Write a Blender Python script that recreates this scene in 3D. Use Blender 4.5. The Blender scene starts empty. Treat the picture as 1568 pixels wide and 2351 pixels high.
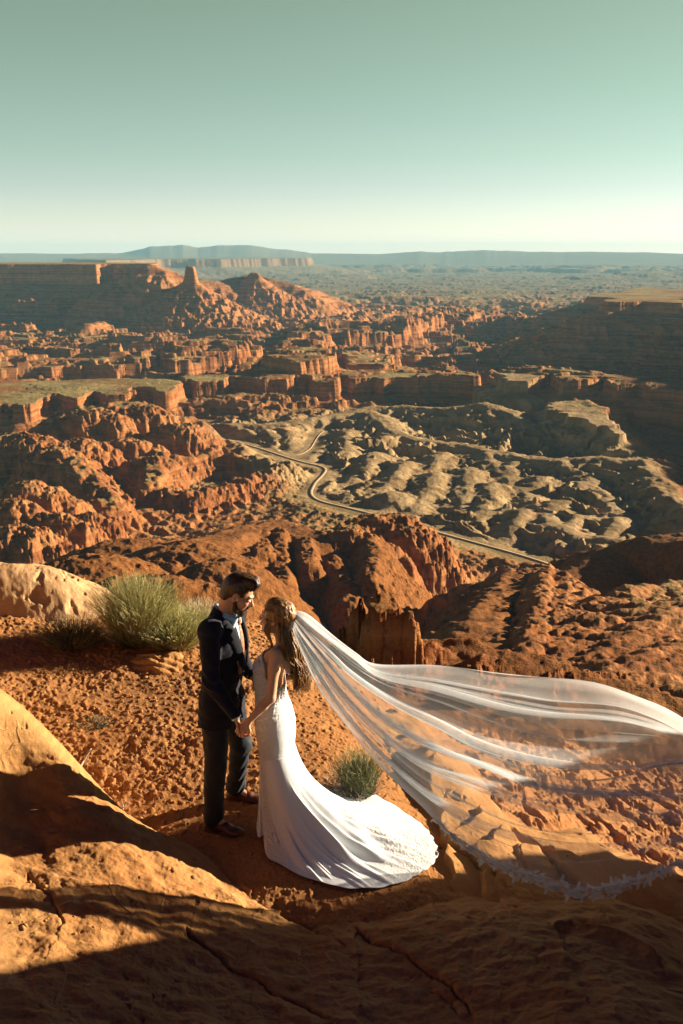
import bpy, math, random
import numpy as np
from mathutils import Vector, Matrix

# ---------------------------------------------------------------- camera, sky, sun, exposure
QUAL = 1.0                       # mesh density factor of the big height fields
SC = bpy.context.scene
COL = SC.collection
PITCH = math.radians(14.55)      # camera looks this far below the horizon
FPX = 2286.0                     # focal length in units of a 1568 x 2351 frame
CAMZ = 3.77                      # camera height above the ground the couple stands on
cam_d = bpy.data.cameras.new('camera')
cam = bpy.data.objects.new('camera', cam_d)
COL.objects.link(cam)
cam.location = (0, 0, CAMZ)
cam.rotation_euler = (math.radians(90) - PITCH, math.radians(0.12), 0)
cam_d.sensor_fit = 'VERTICAL'
cam_d.sensor_height = 36.0
cam_d.lens = 36.0 * FPX / 2351.0
cam_d.clip_start = 0.05
cam_d.clip_end = 400000.0
SC.camera = cam

SUN_EL = math.radians(13.5)
SUN_AZ = math.radians(68.0)      # clockwise from the view direction (+Y)
SUN_DIR = Vector((math.cos(SUN_EL) * math.sin(SUN_AZ), math.cos(SUN_EL) * math.cos(SUN_AZ), math.sin(SUN_EL)))
sun_d = bpy.data.lights.new('sun', 'SUN')
sun = bpy.data.objects.new('sun', sun_d)
COL.objects.link(sun)
sun.rotation_euler = SUN_DIR.to_track_quat('Z', 'Y').to_euler()
sun_d.energy = 5.0
sun_d.angle = math.radians(0.5)
sun_d.color = (1.0, 0.83, 0.62)

W = bpy.data.worlds.new('World')
SC.world = W
W.use_nodes = True
wn = W.node_tree.nodes
wl = W.node_tree.links
wn.clear()
w_out = wn.new('ShaderNodeOutputWorld')
w_bg = wn.new('ShaderNodeBackground')
w_sky = wn.new('ShaderNodeTexSky')
w_sky.sky_type = 'NISHITA'
w_sky.sun_disc = False
w_sky.sun_elevation = SUN_EL
w_sky.sun_rotation = SUN_AZ
w_sky.altitude = 1500
w_sky.air_density = 1.0
w_sky.dust_density = 0.4
w_sky.ozone_density = 1.0
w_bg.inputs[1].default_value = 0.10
# the evening sky of the photograph: pale at the horizon, green-grey higher up; unseen part overhead dimmed to violet to darken the shade
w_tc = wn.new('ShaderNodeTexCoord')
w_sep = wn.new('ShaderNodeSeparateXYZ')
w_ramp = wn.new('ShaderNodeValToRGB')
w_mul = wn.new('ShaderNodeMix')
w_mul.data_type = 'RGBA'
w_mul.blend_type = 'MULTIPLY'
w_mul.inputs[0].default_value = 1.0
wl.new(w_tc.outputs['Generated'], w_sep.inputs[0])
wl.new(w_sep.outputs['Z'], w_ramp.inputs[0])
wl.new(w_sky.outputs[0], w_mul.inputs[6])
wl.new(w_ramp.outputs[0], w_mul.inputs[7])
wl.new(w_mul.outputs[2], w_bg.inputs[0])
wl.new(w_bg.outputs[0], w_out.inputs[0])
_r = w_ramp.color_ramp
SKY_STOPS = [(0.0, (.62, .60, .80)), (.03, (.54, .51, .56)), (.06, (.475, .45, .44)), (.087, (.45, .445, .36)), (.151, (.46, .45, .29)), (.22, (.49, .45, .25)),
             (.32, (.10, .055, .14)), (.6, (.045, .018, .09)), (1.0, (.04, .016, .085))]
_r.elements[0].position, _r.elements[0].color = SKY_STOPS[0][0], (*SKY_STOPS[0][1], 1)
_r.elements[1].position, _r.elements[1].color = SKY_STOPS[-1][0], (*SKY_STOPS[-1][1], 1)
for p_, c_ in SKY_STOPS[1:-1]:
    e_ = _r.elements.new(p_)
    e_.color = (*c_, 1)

SC.view_settings.view_transform = 'Standard'
SC.view_settings.look = 'None'
SC.view_settings.gamma = 1.0
SC.view_settings.use_curve_mapping = False
SC.view_settings.exposure = 1.6
SC.cycles.use_denoising = True
SC.cycles.max_bounces = 6
SC.cycles.diffuse_bounces = 2
SC.cycles.glossy_bounces = 2
SC.cycles.transparent_max_bounces = 24
SC.cycles.volume_bounces = 0

# ---------------------------------------------------------------- helpers
_cp, _sp = math.cos(PITCH), math.sin(PITCH)

def ray(px, py):
    """direction of the sight line through frame point (px, py) of a 1568 x 2351 frame"""
    u = (px - 784.0) / FPX
    v = (1175.5 - py) / FPX
    return np.array([u, _cp + v * _sp, v * _cp - _sp])

def at_z(px, py, z):
    d = ray(px, py)
    t = (z - CAMZ) / d[2]
    return np.array([d[0] * t, d[1] * t, z])

def at_y(px, py, y):
    d = ray(px, py)
    t = y / d[1]
    return np.array([d[0] * t, y, CAMZ + d[2] * t])

def link(name, me, mat=None, parent=None):
    o = bpy.data.objects.new(name, me)
    COL.objects.link(o)
    if mat is not None and len(me.materials) == 0:
        me.materials.append(mat)
    if parent is not None:
        o.parent = parent
    return o

def tag(o, label=None, cat=None, group=None, kind=None):
    if label: o['label'] = label
    if cat: o['category'] = cat
    if group: o['group'] = group
    if kind: o['kind'] = kind
    return o

def empty(name, loc=(0, 0, 0)):
    o = bpy.data.objects.new(name, None)
    COL.objects.link(o)
    o.location = loc
    return o

def mesh_np(name, V, F, smooth=True, attrs=None):
    """mesh from numpy arrays; F is (n,3) or (n,4)"""
    V = np.asarray(V, np.float32)
    F = np.asarray(F, np.int32)
    me = bpy.data.meshes.new(name)
    k = F.shape[1]
    me.vertices.add(len(V))
    me.vertices.foreach_set('co', V.ravel())
    me.loops.add(F.size)
    me.loops.foreach_set('vertex_index', F.ravel())
    me.polygons.add(len(F))
    me.polygons.foreach_set('loop_start', np.arange(0, F.size, k, dtype=np.int32))
    me.polygons.foreach_set('loop_total', np.full(len(F), k, np.int32))
    if smooth:
        me.polygons.foreach_set('use_smooth', np.ones(len(F), bool))
    for n, a in (attrs or {}).items():
        at = me.attributes.new(n, 'FLOAT', 'POINT')
        at.data.foreach_set('value', np.asarray(a, np.float32).ravel())
    me.update(calc_edges=True)
    return me

# gradient noise in 2-D and 3-D
def _h(ix, iy, iz=0, seed=0):
    h = (ix.astype(np.int64) * 374761393 + iy.astype(np.int64) * 668265263 + np.int64(seed) * 974634777 + np.asarray(iz, np.int64) * 2147483647) & 0xFFFFFFFF
    h = ((h ^ (h >> 13)) * 1274126177) & 0xFFFFFFFF
    return (h ^ (h >> 16)) & 0xFFFF

def noise2(x, y, seed=0):
    xi = np.floor(x); yi = np.floor(y)
    fx = x - xi; fy = y - yi
    u = fx * fx * fx * (fx * (fx * 6 - 15) + 10)
    v = fy * fy * fy * (fy * (fy * 6 - 15) + 10)
    def g(dx, dy):
        a = _h(xi + dx, yi + dy, 0, seed) * (2 * math.pi / 65536.0)
        return np.cos(a) * (fx - dx) + np.sin(a) * (fy - dy)
    n0 = g(0, 0) * (1 - u) + g(1, 0) * u
    n1 = g(0, 1) * (1 - u) + g(1, 1) * u
    return (n0 * (1 - v) + n1 * v) * 1.45

def fbm(x, y, oct=4, seed=0, gain=0.5, lac=2.03):
    s = 0; a = 1.0; t = 0
    for i in range(oct):
        s = s + a * noise2(x, y, seed + i * 17)
        t += a
        a *= gain
        x = x * lac + 13.7; y = y * lac - 7.1
    return s / t

def ridged(x, y, oct=4, seed=0, gain=0.5, lac=2.03):
    s = 0; a = 1.0; t = 0
    for i in range(oct):
        s = s + a * (1 - 2 * np.abs(noise2(x, y, seed + i * 31)))
        t += a
        a *= gain
        x = x * lac + 5.3; y = y * lac + 9.2
    return s / t

def vnoise3(p, seed=0):
    """value noise on an (n,3) array, -1..1"""
    i = np.floor(p); f = p - i
    f = f * f * (3 - 2 * f)
    r = 0
    for dx in (0, 1):
        for dy in (0, 1):
            for dz in (0, 1):
                w = (f[..., 0] if dx else 1 - f[..., 0]) * (f[..., 1] if dy else 1 - f[..., 1]) * (f[..., 2] if dz else 1 - f[..., 2])
                r = r + w * (_h(i[..., 0] + dx, i[..., 1] + dy, i[..., 2] + dz, seed) / 32768.0 - 1)
    return r

def sstep(a, b, x):
    t = np.clip((x - a) / (b - a), 0, 1)
    return t * t * (3 - 2 * t)

def smax(a, b, k):
    h = np.clip(0.5 + 0.5 * (a - b) / k, 0, 1)
    return b + (a - b) * h + k * h * (1 - h)

# materials
def new_mat(name):
    m = bpy.data.materials.new(name)
    m.use_nodes = True
    nt = m.node_tree
    nt.nodes.clear()
    out = nt.nodes.new('ShaderNodeOutputMaterial')
    return m, nt, out

class NT:
    """small node-building helper"""
    def __init__(s, nt): s.nt = nt
    def n(s, t, **kw):
        nd = s.nt.nodes.new(t)
        for k, v in kw.items(): setattr(nd, k, v)
        return nd
    def set(s, sock, v):
        if hasattr(v, 'is_output') or isinstance(v, bpy.types.NodeSocket): s.nt.links.new(v, sock)
        else:
            if isinstance(v, (tuple, list)) and len(v) == 3 and sock.type == 'RGBA': v = (*v, 1)
            sock.default_value = v
    def noise(s, vec, scale, detail=4, rough=0.55, dist=0.0):
        nd = s.n('ShaderNodeTexNoise'); s.set(nd.inputs['Vector'], vec)
        nd.inputs['Scale'].default_value = scale; nd.inputs['Detail'].default_value = detail
        nd.inputs['Roughness'].default_value = rough; nd.inputs['Distortion'].default_value = dist
        return nd.outputs[0]
    def math(s, op, a, b=0.0, c=0.0, clamp=False):
        nd = s.n('ShaderNodeMath', operation=op, use_clamp=clamp)
        s.set(nd.inputs[0], a); s.set(nd.inputs[1], b); s.set(nd.inputs[2], c)
        return nd.outputs[0]
    def mix(s, f, a, b, mode='MIX'):
        nd = s.n('ShaderNodeMix', data_type='RGBA', blend_type=mode)
        s.set(nd.inputs[0], f); s.set(nd.inputs[6], a); s.set(nd.inputs[7], b)
        return nd.outputs[2]
    def ramp(s, v, stops, interp='LINEAR'):
        nd = s.n('ShaderNodeValToRGB'); s.set(nd.inputs[0], v)
        r = nd.color_ramp; r.interpolation = interp
        while len(r.elements) < len(stops): r.elements.new(0.5)
        for e, (p, c) in zip(r.elements, stops):
            e.position = p
            e.color = (c, c, c, 1) if isinstance(c, (int, float)) else (*c, 1)
        return nd.outputs[0]
    def attr(s, name):
        nd = s.n('ShaderNodeAttribute', attribute_name=name)
        return nd.outputs['Fac']
    def remap(s, v, a, b, c=0.0, d=1.0):
        nd = s.n('ShaderNodeMapRange'); s.set(nd.inputs[0], v)
        for i, q in enumerate((a, b, c, d)): nd.inputs[i + 1].default_value = q
        return nd.outputs[0]
    def scalevec(s, vec, sc):
        nd = s.n('ShaderNodeMapping'); s.set(nd.inputs['Vector'], vec); nd.inputs['Scale'].default_value = sc
        return nd.outputs[0]
    def bump(s, h, dist, strength=1.0, normal=None):
        nd = s.n('ShaderNodeBump'); s.set(nd.inputs['Height'], h)
        nd.inputs['Distance'].default_value = dist; nd.inputs['Strength'].default_value = strength
        if normal is not None: s.set(nd.inputs['Normal'], normal)
        return nd.outputs[0]
    def bsdf(s, out, color, rough=0.9, normal=None, spec=0.2, **kw):
        b = s.n('ShaderNodeBsdfPrincipled')
        s.set(b.inputs['Base Color'], color); s.set(b.inputs['Roughness'], rough)
        b.inputs['Specular IOR Level'].default_value = spec
        if normal is not None: s.set(b.inputs['Normal'], normal)
        for k, v in kw.items(): s.set(b.inputs[k], v)
        s.nt.links.new(b.outputs[0], out.inputs[0])
        return b
# ---------------------------------------------------------------- the canyon: one height field around the viewpoint
def poly_sd(X, Y, P):
    """signed distance to polygon P (n,2), positive inside"""
    n = len(P)
    d2 = np.full(X.shape, 1e18)
    inside = np.zeros(X.shape, bool)
    for i in range(n):
        ax, ay = P[i]; bx, by = P[(i + 1) % n]
        ex, ey = bx - ax, by - ay
        wx = X - ax; wy = Y - ay
        t = np.clip((wx * ex + wy * ey) / (ex * ex + ey * ey + 1e-9), 0, 1)
        dx = wx - t * ex; dy = wy - t * ey
        d2 = np.minimum(d2, dx * dx + dy * dy)
        if abs(ey) > 1e-9:
            c = ((ay > Y) != (by > Y)) & (X < ex * (Y - ay) / ey + ax)
            inside ^= c
    d = np.sqrt(d2)
    return np.where(inside, d, -d)

def line_dist(X, Y, L):
    """distance to polyline L (n,3) and height interpolated along it"""
    best = np.full(X.shape, 1e18); zz = np.zeros(X.shape); tt = np.zeros(X.shape)
    acc = 0.0
    for i in range(len(L) - 1):
        a, b = L[i], L[i + 1]
        ex, ey = b[0] - a[0], b[1] - a[1]
        ln = math.hypot(ex, ey)
        t = np.clip(((X - a[0]) * ex + (Y - a[1]) * ey) / (ln * ln + 1e-9), 0, 1)
        dx = X - a[0] - t * ex; dy = Y - a[1] - t * ey
        d2 = dx * dx + dy * dy
        m = d2 < best
        best = np.where(m, d2, best); zz = np.where(m, a[2] + t * (b[2] - a[2]), zz); tt = np.where(m, acc + t * ln, tt)
        acc += ln
    return np.sqrt(best), zz, tt

BASE_R = [14, 30, 60, 150, 300, 600, 900, 1300, 1700, 2600, 4000, 10000, 40000, 150000]
BASE_Z = [-10, -17, -36, -105, -195, -318, -385, -418, -430, -440, -450, -460, -480, -500]

ROAD_Z = -428.0
ROAD = [(440, 975), (490, 1000), (540, 1014), (600, 1031), (650, 1048), (700, 1063), (735, 1070), (748, 1077), (742, 1088), (722, 1108), (711, 1130), (716, 1142), (735, 1152), (790, 1165), (850, 1180), (940, 1205), (1020, 1228), (1100, 1250), (1180, 1272), (1245, 1292), (1290, 1310)]
ROAD2 = [(650, 1048), (690, 1044), (712, 1030), (724, 1010), (732, 998), (742, 990)]

class Terrain:
    def __init__(s, X, Y):
        s.X, s.Y = X, Y
        s.r = np.hypot(X, Y)
        s.h = np.interp(np.log(s.r), np.log(BASE_R), BASE_Z)
        s.gray = np.zeros(X.shape); s.id = np.zeros(X.shape, np.int8)
        s.soft = np.zeros(X.shape)
    def near(s, pts, reach):
        P = np.asarray(pts)
        return ((s.X > P[:, 0].min() - reach) & (s.X < P[:, 0].max() + reach) & (s.Y > P[:, 1].min() - reach) & (s.Y < P[:, 1].max() + reach))
    def mesa(s, img, zt, prof, warp=20, wl=120, seed=1, top_amp=4, ident=0, flute=0.0, top_tilt=None, world=None, fine=1.0):
        P = np.array([at_z(a, b, zt)[:2] for a, b in img]) if world is None else np.asarray(world, float)
        reach = -prof[-1][0] + 2 * warp
        m = s.near(P, reach)
        if not m.any(): return
        X, Y = s.X[m], s.Y[m]
        d = poly_sd(X, Y, P)
        d0 = d.copy()
        d = d + warp * fbm(X / wl, Y / wl, 5, seed) * 1.3
        out = sstep(0, reach * 0.5, -d0)
        d = d + out * (ridged(X / (wl * 0.45), Y / (wl * 0.45), 4, seed + 5) - 0.35) * reach * 0.16
        d = d + warp * .9 * fbm(X / (wl * 2.8), Y / (wl * 2.8), 3, seed + 31)
        if flute: d = d + flute * .7 * fbm(X / (wl * 0.14), Y / (wl * 0.14), 5, seed + 9, .62) * fine
        d = d + warp * .55 * sstep(-.1, .25, noise2(X / (wl * .5), Y / (wl * .5), seed + 21)) * sstep(.2, -.2, noise2(X / (wl * .9), Y / (wl * .9), seed + 22))
        pd = [p[0] for p in prof][::-1]; pz = [p[1] for p in prof][::-1]
        f = np.interp(d, pd, pz)
        top = zt + top_amp * fbm(X / wl * 0.7, Y / wl * 0.7, 5, seed + 3)
        hm = top + f
        h = s.h[m]
        up = (hm > h) & (d > pd[0])
        s.h[m] = np.where(up, hm, h)
        iid = s.id[m]; iid[up] = ident; s.id[m] = iid
    def ridge(s, img, slope=0.6, warp=10, wl=60, seed=3, crest=6, cut=None, ident=0, gully=0.25, flatw=0.0, k=4.0, reach=None, world=False, gw=None, oc=4):
        L = np.array([(at_z(a, b, z) if not world else (a, b, z)) for a, b, z in img])
        reach = reach or min((L[:, 2].max() + 470) / slope + 60, 1400)
        m = s.near(L, reach)
        if not m.any(): return
        X, Y = s.X[m], s.Y[m]
        Xw = X + warp * fbm(X / wl, Y / wl, 4, seed); Yw = Y + warp * fbm(X / wl, Y / wl, 4, seed + 4)
        d, z, t = line_dist(Xw, Yw, L)
        g = gully * ridged(X / (gw or wl * 0.6), Y / (gw or wl * 0.6), oc, seed + 7)
        dd = np.maximum(d - flatw, 0)
        hm = z + crest * fbm(X / wl * 1.5, Y / wl * 1.5, 4, seed + 2) - (np.sqrt(dd * dd + k * k) - k) * slope + np.minimum((np.sqrt(dd * dd + k * k) - k) * slope, (gw or wl * .6) * .8) * g
        h = s.h[m]
        up = hm > h
        s.h[m] = smax(hm, h, max(k * 0.4, 0.3))
        iid = s.id[m]; iid[up] = ident; s.id[m] = iid
    def mound(s, px, py, z, rx, ry, rough=0.12, seed=5, wl=None, p=2.2, ident=0, rot=0.0, step=0.0):
        """rounded slickrock knob: top at (px,py,z), half-widths rx, ry in metres, falls to the ground round it"""
        c = at_z(px, py, z)
        R = max(rx, ry)
        m = s.near([c], R * 1.5)
        if not m.any(): return
        X, Y = s.X[m] - c[0], s.Y[m] - c[1]
        wl = wl or R * 0.35
        ca, sa = math.cos(rot), math.sin(rot)
        U = (X * ca + Y * sa) / rx; V = (-X * sa + Y * ca) / ry
        q = np.sqrt(U * U + V * V) + rough * 2.2 * fbm(s.X[m] / wl, s.Y[m] / wl, 5, seed)
        hh = R * 0.9
        b = 1 - np.clip(q, 0, 3) ** p
        hm = z - (1 - b) * hh * 0.55 + rough * R * 0.5 * ridged(s.X[m] / (wl * 0.5), s.Y[m] / (wl * 0.5), 4, seed + 3)
        if step: hm = hm + step * (np.abs(((hm / step) % 1.0) - 0.5) * -1.2 + 0.3)
        h = s.h[m]
        up = hm > h
        s.h[m] = np.where(up, hm, h)
        iid = s.id[m]; iid[up] = ident; s.id[m] = iid
    def cut(s, img, z, soft, warp, wl, seed):
        """gorge with its floor at z inside the outline"""
        P = np.array([at_z(a, b, z)[:2] for a, b in img])
        m = s.near(P, soft * 2 + warp * 2)
        if not m.any(): return
        X, Y = s.X[m], s.Y[m]
        d = poly_sd(X, Y, P) + warp * fbm(X / wl, Y / wl, 5, seed) * 1.3 + warp * 0.5 * ridged(X / wl * 3, Y / wl * 3, 3, seed + 1)
        h = s.h[m]
        f = np.interp(d, [-soft, -soft * 0.75, -soft * 0.7, -soft * 0.2, -soft * 0.1, 0], [0, 0.08, 0.35, 0.5, 0.92, 1])
        s.h[m] = np.where(h > z, h + (z - h) * f, h)
    def zone(s, img, z, feather, name='gray', v=1.0, warp=0.5):
        P = np.array([at_z(a, b, z)[:2] for a, b in img])
        m = s.near(P, feather * 2)
        if not m.any(): return
        X, Y = s.X[m], s.Y[m]
        d = poly_sd(X, Y, P) + feather * warp * fbm(X / feather / 2, Y / feather / 2, 4, 77) * 2
        a = getattr(s, name)
        a[m] = np.maximum(a[m], v * sstep(-feather, feather, d))

def canyon_height(X, Y):
    T = Terrain(X, Y)
    r = T.r
    cell = r * 0.0012
    far = sstep(2600, 5200, r)
    # broken benches of the far canyon country
    wx = X + 500 * fbm(X / 2200, Y / 2200, 3, 40); wy = Y + 500 * fbm(X / 2200, Y / 2200, 3, 41)
    n1 = fbm(wx / 1500, wy / 1100, 6, 11, 0.55)
    n2 = fbm(wx / 620, wy / 480, 6, 12, 0.55)
    q = 1 - .55 * sstep(7000, 14000, r)
    T.h += far * q * (30 * sstep(0.02, 0.06, n1) + 26 * sstep(0.22, 0.27, n1) - 34 * sstep(0.02, 0.08, -n2 - 0.05) + 20 * sstep(0.2, 0.26, n2))
    vf = sstep(14000, 26000, r)
    n3 = fbm(X / 5200, Y / 4200, 5, 13)
    T.h += vf * (90 * sstep(0.0, 0.05, n3) + 60 * sstep(0.24, 0.3, n3))
    # general roughness everywhere
    nearf = 1 - sstep(2200, 4200, r)
    T.h += nearf * (np.minimum(r * 0.035, 22) * fbm(X / 210, Y / 210, 6, 14))
    T.h += np.minimum(r * 0.006, 6) * ridged(X / 38, Y / 38, 4, 15) * nearf

    # ---- badlands: grey rounded spurs
    bad = [(470, 985), (500, 955), (640, 960), (770, 940), (900, 930), (1200, 930), (1480, 1050), (1540, 1180), (1600, 1240), (1600, 1330), (1300, 1300), (1100, 1262), (930, 1215), (800, 1180), (700, 1150), (600, 1110), (560, 1050)]
    P = np.array([at_z(a, b, -430)[:2] for a, b in bad])
    m = T.near(P, 300)
    if m.any():
        Xb, Yb = X[m], Y[m]
        d = poly_sd(Xb, Yb, P)
        w = sstep(-90, 130, d + 40 * fbm(Xb / 150, Yb / 150, 3, 50))
        qx = Xb + 45 * fbm(Xb / 170, Yb / 170, 3, 51) + .35 * Yb; qy = Yb + 45 * fbm(Xb / 170, Yb / 170, 3, 52) - .35 * Xb
        a = np.sqrt(noise2(qx / 105, qy / 175, 53) ** 2 + .006); b = np.sqrt(noise2(qx / 52 + 3, qy / 64, 54) ** 2 + .004); c = np.sqrt(noise2(qx / 21, qy / 26, 55) ** 2 + .004)
        up = np.clip(1 - 1.75 * a, 0, 1) ** 1.15
        hb = -452 + 32 * up * (0.9 + .8 * fbm(Xb / 300, Yb / 300, 3, 56)) + 14 * np.clip(1 - 1.9 * b, 0, 1) * (.35 + up) - 9 * np.clip(1 - 5 * c, 0, 1) * (.2 + up) + 1.5 * fbm(Xb / 9, Yb / 9, 3, 57)
        T.h[m] = T.h[m] * (1 - w) + hb * w
    T.zone(bad, -430, 60, 'gray')
    # main watershed ridge with the pale sunlit crest
    T.ridge([(470, 970, -412), (600, 974, -412), (690, 964, -408), (760, 952, -402), (850, 934, -394), (930, 932, -390), (1020, 937, -388), (1110, 925, -372), (1170, 945, -385), (1240, 985, -405)], 0.5, 14, 70, 61, 4, None, 0, 0.6, 6, 6, gw=55, oc=2)
    T.ridge([(850, 945, -396), (900, 985, -410), (960, 1010, -420), (1060, 1020, -418), (1150, 1040, -410), (1250, 1055, -402), (1370, 1052, -392), (1470, 1055, -388)], 0.48, 16, 80, 62, 5, None, 0, 0.65, 8, 6, gw=60, oc=2)
    T.ridge([(1300, 1058, -398), (1340, 1100, -412), (1390, 1140, -416), (1420, 1180, -412)], 0.5, 12, 70, 63, 6, None, 0, 0.6, 4, 6, gw=50, oc=2)
    T.ridge([(1120, 1040, -412), (1150, 1080, -418), (1210, 1130, -420), (1250, 1160, -416), (1260, 1200, -412), (1330, 1225, -412), (1480, 1250, -408)], 0.5, 14, 80, 64, 6, None, 0, 0.6, 5, 6, gw=50, oc=2)
    T.ridge([(735, 1000, -415), (715, 1035, -420), (690, 1060, -424)], 0.6, 6, 60, 65, 4, None, 0, 0.4, 4, 6)
    T.ridge([(1470, 1060, -390), (1500, 1090, -395), (1530, 1130, -395), (1600, 1180, -390)], 0.7, 16, 80, 66, 8, None, 0, 0.6, 5, 6, gw=50, oc=2)
    for i_, (xa, ya, xb, yb) in enumerate([(800, 985, 775, 1075), (860, 1040, 800, 1110), (930, 1060, 850, 1150), (1000, 1085, 950, 1175), (1075, 1075, 1050, 1190), (1130, 1110, 1090, 1215), (1200, 1170, 1150, 1240), (1290, 1150, 1190, 1210), (1010, 1040, 960, 1100), (1180, 1060, 1130, 1120),
                                         (560, 985, 590, 1010), (610, 985, 640, 1020), (655, 980, 672, 1030), (1330, 1185, 1250, 1250), (1420, 1190, 1350, 1270), (900, 1130, 880, 1170), (1240, 1095, 1200, 1140), (1340, 1110, 1290, 1160)]):
        T.ridge([(xa, ya, -410), ((xa + xb) / 2 + 8, (ya + yb) / 2, -417), (xb, yb, -427)], 0.46, 16, 60, 700 + i_, 3, 60, 0, 0.5, 3, 7, gw=46, oc=2)
    T.mesa([(1240, 925), (1330, 918), (1375, 930), (1400, 962), (1432, 985), (1420, 1000), (1370, 975), (1300, 950)], -372, [(0, 0), (-6, -18), (-40, -30), (-46, -42), (-120, -70)], 26, 90, 67, 6, 0, 6)

    # ---- the white-rim benches with cliffs under them
    T.mesa([(-500, 880), (-200, 874), (0, 872), (220, 868), (372, 868), (405, 876), (400, 892), (372, 900), (340, 890), (300, 889), (280, 904), (240, 905), (215, 893), (200, 903), (180, 917), (120, 904), (60, 927), (-150, 930), (-500, 960)],
           -372, [(0, 0), (-5, -42), (-40, -52), (-48, -70), (-130, -85), (-240, -110)], 30, 170, 71, 5, 1, 10)
    T.mesa([(405, 862), (520, 857), (660, 855), (775, 858), (800, 850), (900, 848), (1010, 853), (1105, 858), (1100, 868), (1000, 864), (905, 862), (880, 866), (860, 862), (800, 866), (785, 862), (770, 873), (735, 874), (700, 864), (668, 862), (655, 875), (590, 876), (560, 864), (525, 863), (500, 875), (440, 877), (420, 866)],
           -368, [(0, 0), (-6, -55), (-60, -68), (-68, -92), (-160, -105), (-175, -118), (-300, -130)], 34, 190, 72, 5, 1, 11)
    T.mesa([(1140, 856), (1200, 846), (1290, 850), (1330, 860), (1420, 866), (1500, 880), (1700, 900), (1700, 912), (1500, 892), (1470, 882), (1410, 886), (1385, 872), (1350, 880), (1300, 881), (1275, 864), (1240, 864), (1215, 878), (1160, 875)],
           -340, [(0, 0), (-5, -30), (-60, -50), (-66, -80), (-220, -120)], 26, 130, 73, 6, 1, 9)
    T.mesa([(790, 808), (860, 805), (900, 812), (910, 828), (880, 836), (800, 832)], -372, [(0, 0), (-6, -40), (-80, -60), (-200, -90)], 45, 180, 74, 8, 1, 10)
    T.mesa([(610, 812), (650, 790), (690, 784), (735, 790), (758, 812), (750, 826), (690, 832), (625, 826)], -330, [(0, 0), (-8, -50), (-60, -66), (-70, -90), (-170, -130)], 24, 130, 75, 14, 1, 10)
    # long dark gorge behind the benches and the cliffs lit on its far side
    T.mesa([(360, 816), (430, 796), (520, 788), (590, 800), (560, 812), (470, 822), (400, 828)], -385, [(0, 0), (-10, -50), (-90, -70), (-220, -90)], 50, 220, 76, 10, 0, 14)
    T.mesa([(660, 760), (700, 750), (780, 745), (930, 742), (1000, 728), (1010, 735), (940, 757), (900, 762), (780, 766), (690, 772)], -375, [(0, 0), (-14, -70), (-120, -85), (-200, -105)], 40, 240, 77, 5, 0, 18)
    T.mesa([(1010, 715), (1060, 708), (1100, 722), (1070, 732), (1015, 728)], -380, [(0, 0), (-20, -70), (-200, -100)], 40, 260, 78, 5, 0, 20)
    T.mesa([(-300, 800), (60, 800), (150, 806), (260, 812), (350, 820), (340, 832), (200, 838), (60, 842), (-300, 850)], -395, [(0, 0), (-9, -40), (-80, -52), (-90, -70), (-200, -90)], 75, 230, 79, 8, 0, 14)
    T.mesa([(-300, 770), (100, 768), (230, 766), (420, 772), (640, 770), (600, 784), (330, 792), (120, 786), (-300, 788)], -415, [(0, 0), (-9, -30), (-90, -50), (-200, -70)], 90, 240, 80, 4, 0, 14)

    # ---- left mesa, its buttresses and butte
    T.mesa([(-2500, 604.5), (-600, 605), (0, 605.4), (150, 605.6), (219, 605.9), (225, 604.4), (262, 604.3), (268, 605.2), (300, 605.2), (345, 605.4), (352, 604.6), (362, 604), (358, 602.6), (340, 602), (200, 601.5), (0, 600), (-2500, 598)],
           -62, [(0, 0), (-18, -122), (-60, -138), (-330, -240), (-345, -272), (-640, -355), (-900, -400)], 24, 330, 81, 5, 2, 22)
    T.ridge([(352, 607, -62), (380, 626, -130), (425, 640, -165), (500, 646, -185), (585, 628, -140), (620, 642, -180), (668, 652, -210), (730, 668, -270)], 0.62, 40, 300, 82, 14, 380, 2, 0.35, 6, 30)
    T.mesa([(431, 610.5), (442, 610.5), (443, 611.5), (430, 611.5)], -68, [(0, 0), (-22, -95), (-40, -105), (-200, -210), (-420, -320)], 10, 150, 83, 10, 2, 12)
    T.mesa([(576, 625), (592, 625), (592, 626.5), (576, 626.5)], -128, [(0, 0), (-20, -30), (-100, -90), (-300, -210), (-500, -300)], 16, 150, 84, 10, 2, 12)
    T.ridge([(225, 625, -120), (240, 660, -230), (270, 690, -300), (330, 720, -370), (350, 735, -400)], 0.55, 40, 240, 85, 14, 330, 2, 0.4, 8, 30)
    T.ridge([(200, 742, -350), (250, 735, -365), (300, 733, -380), (370, 742, -410)], 0.7, 30, 160, 86, 14, 120, 2, 0.4, 10, 14)
    T.ridge([(455, 640, -170), (440, 680, -290), (420, 710, -380)], 0.55, 30, 220, 87, 10, 300, 2, 0.4, 6, 30)
    T.ridge([(585, 630, -150), (560, 665, -290), (540, 690, -370)], 0.55, 30, 220, 88, 10, 300, 2, 0.4, 6, 30)
    # ---- plateau 20 km away and faint mountains
    T.mesa([(240, 597), (360, 594.2), (500, 594), (640, 593.2), (705, 593), (708, 591), (300, 590.5), (150, 592)], -100, [(0, 0), (-60, -150), (-600, -240), (-1500, -380)], 130, 1400, 89, 10, 3, 60)
    # ---- dark stepped mesa on the right, in the shade of the rim beyond the frame
    T.mesa([(1395, 688), (1440, 684.5), (1480, 686), (1560, 685), (1700, 689), (2300, 700), (2300, 712), (1700, 698), (1590, 692), (1560, 696), (1480, 692), (1400, 693)],
           -195, [(0, 0), (-14, -36), (-150, -95), (-160, -110), (-330, -180), (-560, -260)], 30, 260, 90, 5, 4, 14)
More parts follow.
